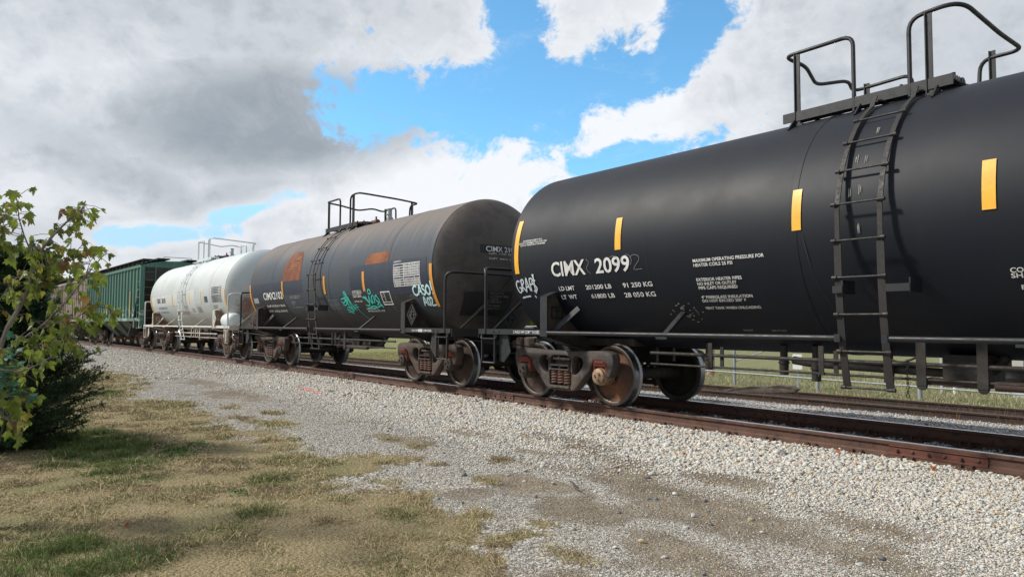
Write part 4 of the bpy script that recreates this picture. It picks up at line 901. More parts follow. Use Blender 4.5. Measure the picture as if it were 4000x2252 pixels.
    for xx in (-2.45, 0, 2.45):      # discharge chutes
        mb = MB(); top = [(xx-1.2,-Wd+.12,zb),(xx+1.2,-Wd+.12,zb),(xx+1.2,Wd-.12,zb),(xx-1.2,Wd-.12,zb)]; bot = [(xx-.30,-.55,.42),(xx+.30,-.55,.42),(xx+.30,.55,.42),(xx-.30,.55,.42)]
        mb.add(top+bot, [(0,1,2,3),(7,6,5,4),(0,4,5,1),(1,5,6,2),(2,6,7,3),(3,7,4,0)])
        for (a, b) in ((0,4),(1,5),(2,6),(3,7)): mb.bar((top+bot)[a], (top+bot)[b], .07, .05)
        mb.build('discharge_chute', chute, root)
        mb = MB(); mb.box(xx-.42, xx+.42, -.66, .66, .30, .44); mb.cyl((xx-.45,-.75,.36),(xx-.45,.75,.36),.03,8); mb.cyl((xx+.3,-.9,.40),(xx+.3,-.62,.40),.07,10); mb.build('outlet_gate', M['spring'], root)
    for (x0, x1, z0, z1) in ymarks:
        mb = MB(); mb.box(x0, x1, -Wd-.024, -Wd-.018, z0, z1); mb.build('reflective_stripe', M['yellow'], root)
    return root
HX = [-28.95-6.8, -28.95-6.8-13.62, -28.95-6.8-13.62*2, -28.95-6.8-13.62*3, -28.95-6.8-13.62*4]
YM = [(4.72,4.79,1.50,2.75),(2.3,2.37,1.50,2.0),(1.3,1.37,1.5,2.0),(-.6,-.53,1.5,2.0),(-5.3,-5.23,1.5,2.3)]
hopper(HX[0], 'bright green ribbed hopper car coupled directly behind the pale grey tank car', M['hopgreen'], M['hopchute'], YM)
hopper(HX[1], 'rust streaked whitish hopper car between the two green hopper cars', M['hopbrown'], M['hopchute2'])
hopper(HX[2], 'dull green hopper car between the two brownish hopper cars', M['hopgreen2'], M['hopchute2'], YM[:1])
hopper(HX[3], 'tan weathered hopper car beyond the dull green one', M['hopbrown2'], M['hopchute2'])
hopper(HX[4], 'farthest green hopper car, only a sliver showing beside the evergreen', M['hopgreen2'], M['hopchute2'])

# ================================================================== tracks
RP = [(-.075,-.168),(.075,-.168),(.075,-.158),(.022,-.135),(.010,-.120),(.010,-.050),(.034,-.038),(.036,-.010),(.030,-.001),(-.030,-.001),(-.036,-.010),(-.034,-.038),(-.010,-.050),(-.010,-.120),(-.022,-.135),(-.075,-.158)]
def rail_mesh(xs, yf, zoff, name, mats, parent):
    mb = MB(); n = len(RP)
    for i, x in enumerate(xs):
        y = yf(x)
        for (u, v) in RP: mb.v.append((x, y+u, v+zoff))
    for i in range(len(xs)-1):
        for k in range(n):
            k2 = (k+1) % n; mb.f.append((i*n+k, i*n+k2, (i+1)*n+k2, (i+1)*n+k)); mb.mi.append(1 if k in (8,) else 0)
    o = mb.build(name, mats, parent, recalc=True); return o
XR = [14, 9, 7, 5, 3, 1, 0]+[-2*i for i in range(1, 60)]+[-120-6*i for i in range(1, 40)]
trk = empty('railway_track', (0, YC, 0)); tag(trk, 'main track with polished rail heads carrying the freight train', 'railway track')
def place_parent(o, p): o.parent = p; o.matrix_parent_inverse = p.matrix_world.inverted() if False else Matrix.Translation(-Vector(p.location)); return o
for d in (0, 1.51): place_parent(rail_mesh(XR, lambda x: off(x)+d, 0, 'rail', [M['rail'], M['railtop']], None), trk)
# joint bars: near rail positions read off the photograph
for (xc, yy) in ((4.47, 0), (-2.95, 0), (-9.35, 0), (-15.4, 0), (-4.9, 1.51), (1.5, 1.51)):
    y = yy+off(xc); h = math.atan2(off(xc+.4)-off(xc-.4), .8)
    mb = MB()
    for q in (-1, 1):
        mb.prism([(.010,-.133),(.045,-.146),(.050,-.138),(.030,-.120),(.024,-.065),(.038,-.050),(.030,-.040),(.010,-.048)], lambda u, v, w: (w, q*u, v), -.46, .46)
    j = mb.build('joint_bar', M['joint'] if xc > 4 else M['rail'], None); j.location = (xc, y, 0); j.rotation_euler = (0, 0, h); place_parent(j, trk)
    for k in range(6):
        mb = MB(); x = -.38+k*.152; sgn = -1
        if k % 2 == 0: mb.cyl((x, -.025, -.093), (x, -.048, -.093), .019, 6); mb.cyl((x, -.048, -.093), (x, -.062, -.093), .011, 8)
        else: mb.lathe([(.0,-.044),(.010,-.042),(.017,-.036),(.019,-.025)], 'y', (x, 0, -.093), 12, close=False)
        mb.build('bolt', M['rail'], j, smooth=True)
# ties and spikes: only the top of each shows between the stones
ties = 0
for i in range(96):
    x = 7.4-.53*i; h = math.atan2(off(x+.4)-off(x-.4), .8)
    mb = MB(); mb.box(-.115, .115, -1.30, 1.30, -.36, -.222+.006*math.sin(i*7.)); t_ = mb.build('tie', M['tie'], None); t_.location = (x, YC+off(x), 0); t_.rotation_euler = (0, 0, h+R(random.uniform(-1,1))); place_parent(t_, trk)
    if i < 40:
        mb = MB()
        for yy in (-YC, YC):
            mb.box(-.09, .09, yy-.15, yy+.15, -.186, -.170)
            for (a, b) in ((-.05,-.088),(.05,.088),(.05,-.088)):
                mb.box(a-.009, a+.009, yy+b-.009, yy+b+.009, -.172, -.135); mb.box(a-.014, a+.014, yy+b-.012-(.012 if b > 0 else -.0), yy+b+.012+(.012 if b < 0 else 0), -.142, -.132)
        mb.build('tie_plate', M['rail'], t_)
sd2 = empty('railway_track', (2.9, T2A+.755, -.48)); tag(sd2, 'dull weedy siding track behind the train in front of the wire fence', 'railway track')
for d in (0, 1.51): place_parent(rail_mesh(XR, lambda x: t2y(x)+d, -.48, 'rail', [M['rail2'], M['railtop2']], None), sd2)
for i in range(60):
    x = 6.5-.6*i; h = math.atan2(t2y(x+.4)-t2y(x-.4), .8); mb = MB(); mb.box(-.115, .115, -1.28, 1.28, -.2, 0.); t_ = mb.build('tie', M['tie'], None); t_.location = (x, t2y(x)+.755, -.655); t_.rotation_euler = (0, 0, h+R(random.uniform(-2,2))); place_parent(t_, sd2)
# broken tie lying between the siding rails
mb = MB(); mb.prism([(-1.0,-.10),(-.4,-.11),(.3,-.12),(.85,-.10),(.95,-.02),(.78,.06),(.5,.10),(.1,.05),(-.3,.07),(-.8,.02),(-1.05,-.04)], lambda u, v, w: (u, w+.02*math.sin(u*9), v), -.11, .11)
o = mb.build('broken_tie', M['tie'], None, bevel=.015); o.location = (-2.9, t2y(-2.9)+.72, -.40); o.rotation_euler = (0, R(-4), R(8)); tag(o, 'splintered dark timber lying between the siding rails', 'timber')

# ================================================================== ground
def gz(x, y):
    """ground height"""
    x = np.asarray(x, float); y = np.asarray(y, float); yy = y-offa(x)
    t2 = t2ya(x)-offa(x)
    px = np.interp(yy, [-60,-8,-3.0,-1.2,-.55,-.10,.1,1.4,1.62,2.2,3.2], [-.42,-.315,-.272,-.248,-.215,-.186,-.195,-.195,-.180,-.21,-.30])
    far = np.interp(yy-t2, [-3.2,-1.2,-.2,1.8,2.6,6,30,90,400], [-.36,-.60,-.64,-.64,-.66,-.66,-.50,-.3,.6])
    w = np.clip((yy-2.6)/.8, 0, 1); z = px*(1-w)+far*w
    return z
GB = [(-60,-5.5),(-30,-5.2),(-19.8,-4.68),(-16,-4.03),(-13,-4.2),(-11.4,-4.53),(-8.6,-5.44),(-7.2,-4.72),(-4.8,-4.42),(-3.1,-4.85),(-1.8,-4.85),(.03,-4.47),(.3,-4.1),(.84,-4.3),(.95,-4.84),(1.53,-5.2),(2.1,-4.55),(2.82,-4.67),(3.36,-4.84),(3.73,-4.95),(4.2,-5.2),(6,-5.6),(9,-6),(60,-9)]
NTAB = np.random.default_rng(99).random((512, 512))
def vn(x, y, sc, seed=0.):
    """cheap smooth value noise in numpy, 0..1"""
    x = x*sc+seed*17.3; y = y*sc-seed*9.1; xi = np.floor(x); yi = np.floor(y); fx = x-xi; fy = y-yi; fx = fx*fx*(3-2*fx); fy = fy*fy*(3-2*fy)
    sx_ = int(seed*37) % 251; xi = xi.astype(np.int64)+sx_; yi = yi.astype(np.int64)+sx_*3
    def h(a, b): return NTAB[(a & 511), (b & 511)]
    return (h(xi,yi)*(1-fx)+h(xi+1,yi)*fx)*(1-fy)+(h(xi,yi+1)*(1-fx)+h(xi+1,yi+1)*fx)*fy
def fb(x, y, sc, seed=0.): return (vn(x,y,sc,seed)*.5+vn(x,y,sc*2.1,seed+1)*.27+vn(x,y,sc*4.3,seed+2)*.15+vn(x,y,sc*9.1,seed+3)*.08)
TUFT = [(1.5,-4.68,.30),(-3.9,-4.25,.35),(-3.0,-4.2,.5),(-4.2,-3.75,.25),(-.75,-3.45,.22),(.0,-3.5,.3),(1.3,-3.15,.28),(2.95,-4.6,.16),(2.5,-4.95,.3),(-14.7,-2.25,.5),(-2.2,-4.5,.3),(4.1,-4.75,.22),(4.9,-4.55,.25),(1.0,-3.9,.2),(2.0,-3.9,.2),(-5.6,-4.0,.3),(3.4,-4.45,.2),(5.2,-4.3,.15)]
DIRT = [(.3,-1.75,.35,.2),(.9,-1.75,.6,.25),(1.35,-1.95,.5,.3),(1.9,-2.3,.5,.3),(2.4,-2.6,.6,.4),(3.0,-2.8,.6,.4),(3.6,-3.0,.6,.4),(4.2,-3.1,.55,.4),(4.7,-3.3,.5,.35),(5.3,-3.3,.5,.35),(-.4,-3.3,.5,.22),(-.9,-3.4,.4,.2),(2.4,-3.6,.6,.28),(3.1,-3.9,.6,.25),(4.4,-4.1,.6,.3),(-.6,-2.45,.4,.15),(3.4,-2.1,.5,.2),(5.0,-2.5,.6,.25),(1.2,-2.6,.4,.15),(-7.5,-3.2,1.2,.3),(-11,-3.0,1.5,.3)]
def gmask(x, y):
    b = np.interp(x, [p[0] for p in GB], [p[1] for p in GB]); n = (fb(x, y, 1.7, 3.)-.5)*1.25+(fb(x, y, 6.5, 14.)-.5)*.55
    g = np.clip((b-(y-offa(x)*0)+n*1.1)/.28+.5, 0, 1)
    nA = fb(x, y, 5., 5.); nB = fb(x, y, 2.4, 8.)
    for (tx, ty, r) in TUFT:
        dd = np.hypot((x-tx), (y-ty)*1.5)/r; g = np.maximum(g, np.clip(1.1-dd+(nA-.5)*1.4, 0, 1)*.8)
    d = np.zeros_like(x)
    for (tx, ty, rx, ry) in DIRT:
        dd = np.hypot((x-tx)/rx, (y-ty)/ry)/1.15; d = np.maximum(d, np.clip(1.35-dd+(nB-.5)*2.2, 0, 1))
    d = np.maximum(d, np.clip((fb(x, y, 1.1, 12.)-.60)*5, 0, .8)*np.clip((-2.-y)/1.5, 0, 1))
    far = np.clip((y-(t2ya(x)+1.9)+(fb(x, y, 1.5, 9.)-.5)*1.2)/.5, 0, 1); g = np.maximum(g, far)
    return g, d*(1-g)
def axis(segs):
    out = []
    for (a, b, st) in segs: out += list(np.arange(a, b, st))
    return np.array(out+[segs[-1][1]])
ax_ = axis([(-1500,-400,220),(-400,-120,20),(-120,-40,3),(-40,-14,.5),(-14,-6,.16),(-6,7,.075),(7,14,.4),(14,60,4),(60,400,30),(400,1500,220)])
ay_ = axis([(-600,-60,60),(-60,-12,3),(-12,-8,.4),(-8,.6,.075),(.6,4,.2),(4,14,.3),(14,40,1.5),(40,160,8),(160,1500,90)])
GX, GY = np.meshgrid(ax_, ay_); gx, gy = GX.ravel(), GY.ravel(); gg, gd = gmask(gx, gy)
hz = gz(gx, gy)+(fb(gx, gy, 1.2, 4.)-.5)*.03*np.clip((-gy-.6), 0, 1)+gg*np.where(gy < 0, .02, 0)
nx_, ny_ = len(ax_), len(ay_); idx = np.arange(nx_*ny_).reshape(ny_, nx_)
FQ = np.stack([idx[:-1,:-1], idx[:-1,1:], idx[1:,1:], idx[1:,:-1]], -1).reshape(-1, 4)
shade_ = ((gy > .2) & (gy < 6.5)).astype(float)  # train's shade put into the ballast colour: band that gets darker stone
m, t, b, g = mat_new('ground_cover'); co = objco(t); a = N(t, 'ShaderNodeVertexColor'); a.layer_name = 'tint'
sp = N(t, 'ShaderNodeSeparateColor'); t.links.new(a.outputs[0], sp.inputs[0])
vo = N(t, 'ShaderNodeTexVoronoi'); vo.inputs['Scale'].default_value = 38.; t.links.new(co, vo.inputs['Vector']); vc = N(t, 'ShaderNodeSeparateColor'); t.links.new(vo.outputs['Color'], vc.inputs[0])
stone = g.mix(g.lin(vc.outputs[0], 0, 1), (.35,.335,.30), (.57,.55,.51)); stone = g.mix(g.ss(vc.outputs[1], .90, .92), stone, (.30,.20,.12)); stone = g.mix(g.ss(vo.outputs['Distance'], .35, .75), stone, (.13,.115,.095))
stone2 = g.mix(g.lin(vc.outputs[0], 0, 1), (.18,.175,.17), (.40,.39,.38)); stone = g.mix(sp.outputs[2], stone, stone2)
dirt = g.mix(g.ss(g.noise(co, 5, 8, .7), .35, .65), (.15,.118,.082), (.235,.195,.145)); dirt = g.mix(g.ss(g.noise(co, 75, 3, .7), .57, .63), dirt, (.42,.39,.34)); dirt = g.mix(g.ss(g.noise(g.vscale(co, (1., 2., 1.)), 50, 5, .75, 1.), .54, .66), dirt, (.10,.085,.06))
dirt = g.mix(g.ss(g.noise(co, 1.7, 4), .45, .62, 0, .5), dirt, (.11,.088,.062))
grs = g.mix(g.ss(g.noise(co, .8, 6, .6), .50, .68), (.235,.19,.108), (.14,.145,.062)); spw = N(t, 'ShaderNodeSeparateXYZ'); t.links.new(co, spw.inputs[0]); grs = g.mix(g.ss(spw.outputs[1], 9., 13., 0, .75), grs, (.17,.21,.075)); gn_ = g.noise(g.vscale(co, (1., 1.6, 1.)), 75, 5, .75, 1.2); grs = g.mix(g.ss(gn_, .50, .62), grs, (.055,.042,.025)); grs = g.mix(g.ss(gn_, .47, .36), grs, (.36,.29,.16))
nn_ = g.m('MULTIPLY', g.m('SUBTRACT', g.noise(co, 9, 5, .7), .5), .6)
c = g.mix(g.ss(g.m('ADD', sp.outputs[1], nn_), .25, .6), stone, dirt); c = g.mix(g.ss(g.m('ADD', sp.outputs[0], nn_), .35, .6), c, grs)
t.links.new(c, b.inputs['Base Color']); b.inputs['Roughness'].default_value = .95; b.inputs['Specular IOR Level'].default_value = .15
bump(t, b, g.m('ADD', g.m('MULTIPLY', vo.outputs['Distance'], -1.), g.m('MULTIPLY', g.noise(co, 70, 3), .4)), .7, .02)
M['ground'] = m
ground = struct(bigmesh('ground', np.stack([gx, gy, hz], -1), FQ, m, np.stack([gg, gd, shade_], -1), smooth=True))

# ------------------------------------------------------------------ loose stones (real geometry)
def ico(sub=1):
    bm = bmesh.new(); bmesh.ops.create_icosphere(bm, subdivisions=sub, radius=1); v = np.array([x.co[:] for x in bm.verts]); f = np.array([[q.index for q in x.verts] for x in bm.faces]); bm.free(); return v, f
IV, IF = ico(1); OV = np.array([(1,0,0),(-1,0,0),(0,1,0),(0,-1,0),(0,0,1),(0,0,-1)], float); OF = np.array([(0,2,4),(2,1,4),(1,3,4),(3,0,4),(2,0,5),(1,2,5),(3,1,5),(0,3,5)])
def rot_rand(n):
    q = RNG.normal(size=(n, 4)); q /= np.linalg.norm(q, axis=1)[:, None]; w, x, y, z = q.T
    return np.stack([np.stack([1-2*(y*y+z*z), 2*(x*y-w*z), 2*(x*z+w*y)], -1), np.stack([2*(x*y+w*z), 1-2*(x*x+z*z), 2*(y*z-w*x)], -1), np.stack([2*(x*z-w*y), 2*(y*z+w*x), 1-2*(x*x+y*y)], -1)], 1)
FWD = np.array(_F); RGT = np.array(_R2); UPV = np.array(_U2); CP = np.array(CAM_P)
def infrustum(x, y, z, mg=.25):
    d = np.stack([x, y, z], -1)-CP; zz = d@FWD; return (zz > .3) & (np.abs(d@RGT) < zz*(.727+mg*.5)+.3) & (np.abs(d@UPV) < zz*(.409+mg)+.4), zz
def stones(name, x, y, size, cols, hi, label, zo=0.):
    n = len(x); z = gz(x, y)+(fb(x, y, 1.2, 4.)-.5)*.03*np.clip((-y-.6), 0, 1)
    V0, F0 = (IV, IF) if hi else (OV, OF); k = len(V0)
    J = V0[None]*(1+RNG.uniform(-.36, .30, (n, k, 1))); sc = np.stack([size*RNG.uniform(.8, 1.45, n), size*RNG.uniform(.7, 1.1, n), size*RNG.uniform(.35, .7, n)], -1)
    J = J*sc[:, None, :]; Rm = rot_rand(n)*.35; Rm = np.where(np.ones((n,1,1)) > 0, Rm, Rm)
    th = RNG.uniform(0, 2*PI, n); ti = RNG.normal(0, .35, n); c, s_ = np.cos(th), np.sin(th); ct, st = np.cos(ti), np.sin(ti)
    A = np.stack([np.stack([c*ct, -s_, c*st], -1), np.stack([s_*ct, c, s_*st], -1), np.stack([-st, np.zeros(n), ct], -1)], 1)
    P = np.einsum('nij,nkj->nki', A, J)+np.stack([x, y, z+size*RNG.uniform(.05, .5, n)+zo], -1)[:, None, :]
    F = (F0[None]+(np.arange(n)*k)[:, None, None]).reshape(-1, 3); C_ = np.repeat(cols, k, 0)
    o = bigmesh(name, P.reshape(-1, 3), F, M['stones'], C_); stuff(o, label, 'gravel'); return o
M['stones'] = tintmat('limestone_chips', .9, 0, 1., .2, 55, .22)
def stonecol(n, grey=0.):
    base = np.array([.54,.525,.485])*RNG.uniform(.72, 1.10, (n, 1)); r = RNG.random(n)
    base = np.where((r < .10)[:, None], base*np.array([1.02,.86,.62]), base); base = np.where(((r > .10) & (r < .13+grey))[:, None], base*np.array([.34,.37,.42]), base)
    base = np.where(((r > .96))[:, None], base*np.array([.75,.50,.38]), base); return base
def scatter(n, x0, x1, y0, y1): return RNG.uniform(x0, x1, n), RNG.uniform(y0, y1, n)
# ballast near the rail, foreground gravel and pebbles
xa, ya = scatter(620000, -13, 6.6, -5.6, -.045); ok, zz = infrustum(xa, ya, np.full_like(xa, -.25), .1); xa, ya, zz = xa[ok], ya[ok], zz[ok]; ok = ok[ok]; g_, d_ = gmask(xa, ya)
near = np.clip((7.2-zz)/4., 0, 1); keep = ok & (RNG.random(len(xa)) < (1-g_*.93)*(1-d_*.80)*np.clip(7./np.maximum(zz, .1), .25, 1.)*np.where(ya > -1.3, 1., .8))
xa, ya, zz, d_ = xa[keep], ya[keep], zz[keep], d_[keep]
coarse = np.clip((ya+3.6)/2.2, 0, 1); sz = (.0045+.0078*coarse)*RNG.lognormal(0, .32, len(xa))*np.where(zz > 7, 1.45, 1.)*np.where(d_ > .4, .8, 1.)
hi = zz < 4.6; cc = stonecol(len(xa)); cc *= (1-.0*d_)[:, None]; cc = np.where((coarse < .35)[:, None] & (RNG.random(len(xa)) < .16)[:, None], cc*np.array([.42,.44,.46]), cc)
print('stones', hi.sum(), (~hi).sum())
stones('gravel', xa[hi], ya[hi], sz[hi], cc[hi], True, 'pale crushed limestone chips and pebbles in the foreground')
stones('gravel', xa[~hi], ya[~hi], sz[~hi], cc[~hi], False, 'pale crushed limestone chips farther along the track')
xa, ya = scatter(330000, -1.5, 6.4, -5.8, -1.0); ok, zz = infrustum(xa, ya, np.full_like(xa, -.25), .05); xa, ya, zz = xa[ok], ya[ok], zz[ok]; g_, d_ = gmask(xa, ya); keep = (RNG.random(len(xa)) < (1-g_*.9)*(1-d_*.82)) & (zz < 6.5); xa, ya = xa[keep], ya[keep]; n = len(xa); print('pebbles', n)
cq = stonecol(n, .06)*RNG.uniform(.6, 1.05, (n, 1)); stones('gravel', xa, ya, .0036*RNG.lognormal(0, .35, n), cq, False, 'fine pebbles and grit packed between the larger stones')
xa, ya = scatter(60, 0, 5.6, -5., -2.2); cb = stonecol(60, .25)*.85; stones('gravel', xa, ya, RNG.uniform(.016, .034, 60), cb, True, 'scattered larger pebbles in the foreground')
xa, ya = scatter(90000, -42, -13, -8, .0); ya = ya+offa(xa); ok, zz = infrustum(xa, ya, np.full_like(xa, -.25), .1); g_, d_ = gmask(xa, ya); keep = ok & (RNG.random(len(xa)) < (1-g_*.95)*(1-d_*.7)*.55) & (ya < offa(xa)-.06); xa, ya = xa[keep], ya[keep]
stones('gravel', xa, ya, .022*RNG.lognormal(0, .3, len(xa)), stonecol(len(xa)), False, 'distant pale ballast beside the far hopper cars')
# ballast between the rails and between the two tracks
xa, ya = scatter(52000, -10, 6.5, .09, 7.9); ok, zz = infrustum(xa, ya, np.full_like(xa, -.3), .05); yr = ya-offa(xa)
mid = (yr < 1.45) & (np.abs(((xa-7.4) % .53)-.265) < .135); keep = ok & ((yr > 1.6) | mid) & (ya < t2ya(xa)-.15); xa, ya = xa[keep], ya[keep]; n = len(xa)
cc = stonecol(n)*np.where(ya > 1.6, .82, .92)[:, None]*np.array([.97,1.,1.06]); stones('gravel', xa, ya, .019*RNG.lognormal(0, .3, n), cc, False, 'greyer ballast stones between the two tracks, train shade put into their colour', .004)  # darker, bluer tint paints the train's shade into these stones
# ================================================================== grass blades (real geometry)
M['blade'] = tintmat('grass_blades', .8, .25, 1., .2, 20, .15)
def blades(name, x, y, h, w, lean, cols, label, cat, zo=-.005, seg2=True):
    n = len(x); z = gz(x, y)+zo; th = RNG.uniform(0, 2*PI, n); dx, dy = np.cos(th), np.sin(th); fw = RNG.uniform(0, 2*PI, n); wx, wy = np.cos(fw)*w, np.sin(fw)*w
    B = np.stack([x, y, z], -1); ln = lean*h
    m1 = B+np.stack([dx*ln*.35, dy*ln*.35, h*.6], -1); tip = B+np.stack([dx*ln, dy*ln, h*np.clip(1.05-lean*.45, .15, 1)], -1); wv = np.stack([wx, wy, 0*wx], -1)
    P = np.stack([B-wv, B+wv, m1+wv*.8, m1-wv*.8, tip], 1).reshape(-1, 3); k = (np.arange(n)*5)[:, None]
    F = np.concatenate([k+np.array([0,1,2]), k+np.array([0,2,3]), k+np.array([3,2,4])]); C_ = np.repeat(cols, 5, 0)
    o = bigmesh(name, P, F, M['blade'], C_); stuff(o, label, cat); return o
def lawncol(x, y, n):
    s_ = fb(x, y, .9, 21.); straw = np.array([.50,.42,.245])*RNG.uniform(.45, 1.25, (n, 1)); brown = np.array([.26,.19,.125])*RNG.uniform(.6, 1.2, (n, 1)); green = np.array([.115,.155,.05])*RNG.uniform(.6, 1.5, (n, 1))
    G1 = np.zeros(n)
    for (cx, cy, rx, ry, a) in ((2.4,-7.3,.65,.42,1.0),(-2.2,-6.6,1.9,.55,.95),(-1.4,-5.85,.35,.16,.9),(-2.0,-6.1,.25,.12,.8),(-1.7,-5.6,.25,.1,.8),(.6,-5.6,.5,.25,.35),(2.6,-5.2,.4,.2,.35),(-9.5,-5.4,.6,.3,.8),(.2,-4.9,.8,.2,.25),(1.6,-6.2,.9,.3,.25)):
        G1 = np.maximum(G1, a*np.clip(1.5-np.hypot((x-cx)/rx, (y-cy)/ry), 0, 1))
    G1 = np.clip(G1*1.1+(fb(x, y, 2.5, 31.)-.47)*1.5, .06, 1); r = RNG.random(n)
    B1 = np.clip((fb(x, y, 1.6, 41.)-.44)*3, 0.05, .8)
    c = np.where((r < B1)[:, None], brown, straw); c = np.where((RNG.random(n) < G1)[:, None], green, c); return c, G1
xa, ya = scatter(2100000, -24, 6.5, -9.2, -2.9); ok, zz = infrustum(xa, ya, np.full_like(xa, -.28), .06); xa, ya, zz = xa[ok], ya[ok], zz[ok]; ok = ok[ok]; g_, d_ = gmask(xa, ya)
cl = np.clip((fb(xa, ya, 6., 51.)-.30)*3.2, .45, 1)
keep = ok & (RNG.random(len(xa)) < g_*cl*np.clip(12./np.maximum(zz, .1), .2, 1.)); xa, ya, zz = xa[keep], ya[keep], zz[keep]; n = len(xa); print('blades', n)
cc, gr = lawncol(xa, ya, n); hh = RNG.uniform(.02, .055, n)*(.7+1.0*np.clip((fb(xa, ya, 3.2, 77.)-.42)*4, 0, 1))*(1+.7*gr)*np.where(RNG.random(n) < .04, 1.6, 1.); 
blades('grass', xa, ya, hh, RNG.uniform(.0016, .0032, n)*np.clip(zz/5, 1, 3.2), RNG.uniform(.5, 2.2, n)*(1-.5*gr), cc, 'dry matted lawn with green patches in the foreground', 'grass')
# sparse dry litter over the dirt patches
xa, ya = scatter(60000, -6, 6.5, -5.2, -1.2); ok, zz = infrustum(xa, ya, np.full_like(xa, -.28), .06); g_, d_ = gmask(xa, ya); keep = ok & (RNG.random(len(xa)) < d_*.55+.01); xa, ya = xa[keep], ya[keep]; n = len(xa)
cc = np.array([.27,.22,.145])*RNG.uniform(.5, 1.3, (n, 1)); blades('dry_litter', xa, ya, RNG.uniform(.008, .02, n), np.full(n, .0012), RNG.uniform(1.5, 5, n), cc, 'dead grass litter over the bare dirt patches', 'litter', .004)
# broad leaf weeds in the lawn
for (cx, cy, r_, nb) in ((-1.45,-5.80,.17,60),(-2.05,-6.10,.12,40),(-1.75,-5.50,.14,46),(-9.6,-5.35,.25,50),(1.05,-5.9,.08,20)):
    xa = cx+RNG.normal(0, r_, nb*4); ya = cy+RNG.normal(0, r_*.5, nb*4); n = nb*4
    o = blades('weed_clump', xa, ya, RNG.uniform(.03, .075, n), RNG.uniform(.005, .010, n), RNG.uniform(.5, 1.6, n), np.array([.055,.19,.035])*RNG.uniform(.6, 1.4, (n, 1)), '', '')
    del o['kind']; tag(o, {-1.45:'largest bright green weed clump in the lawn',-2.05:'dark green weed clump left of the largest one',-1.75:'small weed clump just behind the largest one',-9.6:'green weed clump beside the far lawn edge',1.05:'tiny weed clump alone in the dry lawn'}[cx], 'weed')
# siding weeds: rusty brown dead stalks, and tall grass by the fence
def yrel(n, x, a, b): return t2ya(x)+RNG.uniform(a, b, n)
n = 14000; xa = RNG.uniform(-34, 6.2, n); ya = yrel(n, xa, -.5, 2.1); kz = fb(xa, ya, 1.3, 61.) > .45; xa, ya = xa[kz], ya[kz]; n = len(xa)
blades('dead_weeds', xa, ya, RNG.uniform(.06, .26, n), RNG.uniform(.0025, .005, n), RNG.uniform(.1, .9, n), np.array([.15,.085,.045])*RNG.uniform(.5, 1.5, (n, 1)), 'rusty brown dead weeds along the siding rails', 'weeds', 0)
n = 150000; xa = RNG.uniform(-34, 7, n); ya = t2ya(xa)+1.9+10*RNG.random(n)**1.8; n = len(xa); gq = RNG.random((n, 1)) < (.28+.5*(fb(xa, ya, .5, 71.)[:, None]-.3))
cc = np.where(gq, np.array([.20,.25,.085]), np.array([.46,.40,.23]))*RNG.uniform(.55, 1.3, (n, 1)); blades('tall_grass', xa, ya, RNG.uniform(.05, .17, n), RNG.uniform(.004, .008, n), RNG.uniform(.2, 1., n), cc, 'rough grass verge behind the siding', 'grass', 0)
for i, (x, dy, h) in enumerate(((.25, 1.5, .95), (-1.8, 2.2, .6), (2.9, .2, .5), (-.6, 2.1, .5), (4.4, .3, .55))):
    y = t2y(x)+dy; z = float(gz(x, y)); mb = MB(); p = [(x+.05*math.sin(k*1.7+i)+.03*k, y+.02*math.cos(k*2.), z+h*k/6) for k in range(7)]; mb.tube(p, .006, 5, True, [.007-.0008*k for k in range(7)])
    for k in range(2, 6): mb.tube([p[k], (p[k][0]+.12*(-1)**k, p[k][1]+.03, p[k][2]+.10)], .003, 4)
    o = mb.build('dead_stalk', M['tie'], None); tag(o, ['tallest bare stalk by the siding rails','short bare stalk left of the tallest stalk','bare stalk between the siding rails right of the ladder','bare stalk just left of the tallest stalk','bare stalk at the far right of the siding'][i], 'dead stalk')
# dry stalks against the near rail
xa = np.concatenate([RNG.uniform(-1.9, .3, 60), RNG.uniform(-6.4,-5.4, 24), RNG.uniform(-9.4,-8.9, 20)]); n = len(xa); ya = RNG.uniform(-.32, -.09, n)+offa(xa)
blades('dead_weeds', xa, ya, RNG.uniform(.04, .16, n), RNG.uniform(.0015, .003, n), RNG.uniform(.4, 1.8, n), np.array([.28,.19,.09])*RNG.uniform(.5, 1.3, (n, 1)), 'dry stalks sprouting beside the near rail', 'weeds', .0)
# twigs, fallen leaves, red paint mark
for i, (x, y, L_, a, lab) in enumerate(((-5.9,-1.05,.42,.35,'dark twig lying on the gravel near the rail'),(-4.95,-1.5,.30,-.25,'dark twig on the gravel, nearer the camera'),(2.75,-3.45,.45,-.5,'thin twig on the brown dirt patch'),(-7.0,-1.5,.25,.2,'short dark twig near the red paint mark'))):
    z = float(gz(x, y))+.03; mb = MB(); p = [(x+L_*(t-.5)*math.cos(a), y+L_*(t-.5)*math.sin(a)+.01*math.sin(t*9), z+.006*math.sin(t*7)) for t in np.linspace(0, 1, 7)]; mb.tube(p, .008, 5, True, [.004,.008,.010,.010,.008,.006,.003]); tag(mb.build('twig', M['tie'], None), lab, 'twig')
def leaf_pts():
    # one maple leaf outline, stem at origin, unit length
    half = [(0,0),(.10,-.04),(.30,-.10),(.26,.02),(.46,.06),(.40,.14),(.62,.36),(.44,.36),(.46,.52),(.30,.44),(.22,.40),(.26,.62),(.16,.60),(.12,.78),(0,1.0)]
    return half+[(-a, b) for a, b in reversed(half[1:-1])]
LP = np.array(leaf_pts()); 
LP_ = np.concatenate([LP, [[0, .28]]])
def leaf_faces():
    n = len(LP); return np.array([(i, (i+1) % n, n) for i in range(n)])
LFc = leaf_faces()
M['leaf'] = tintmat('maple_leaves', .5, .45, 1., .4, 14, .3)
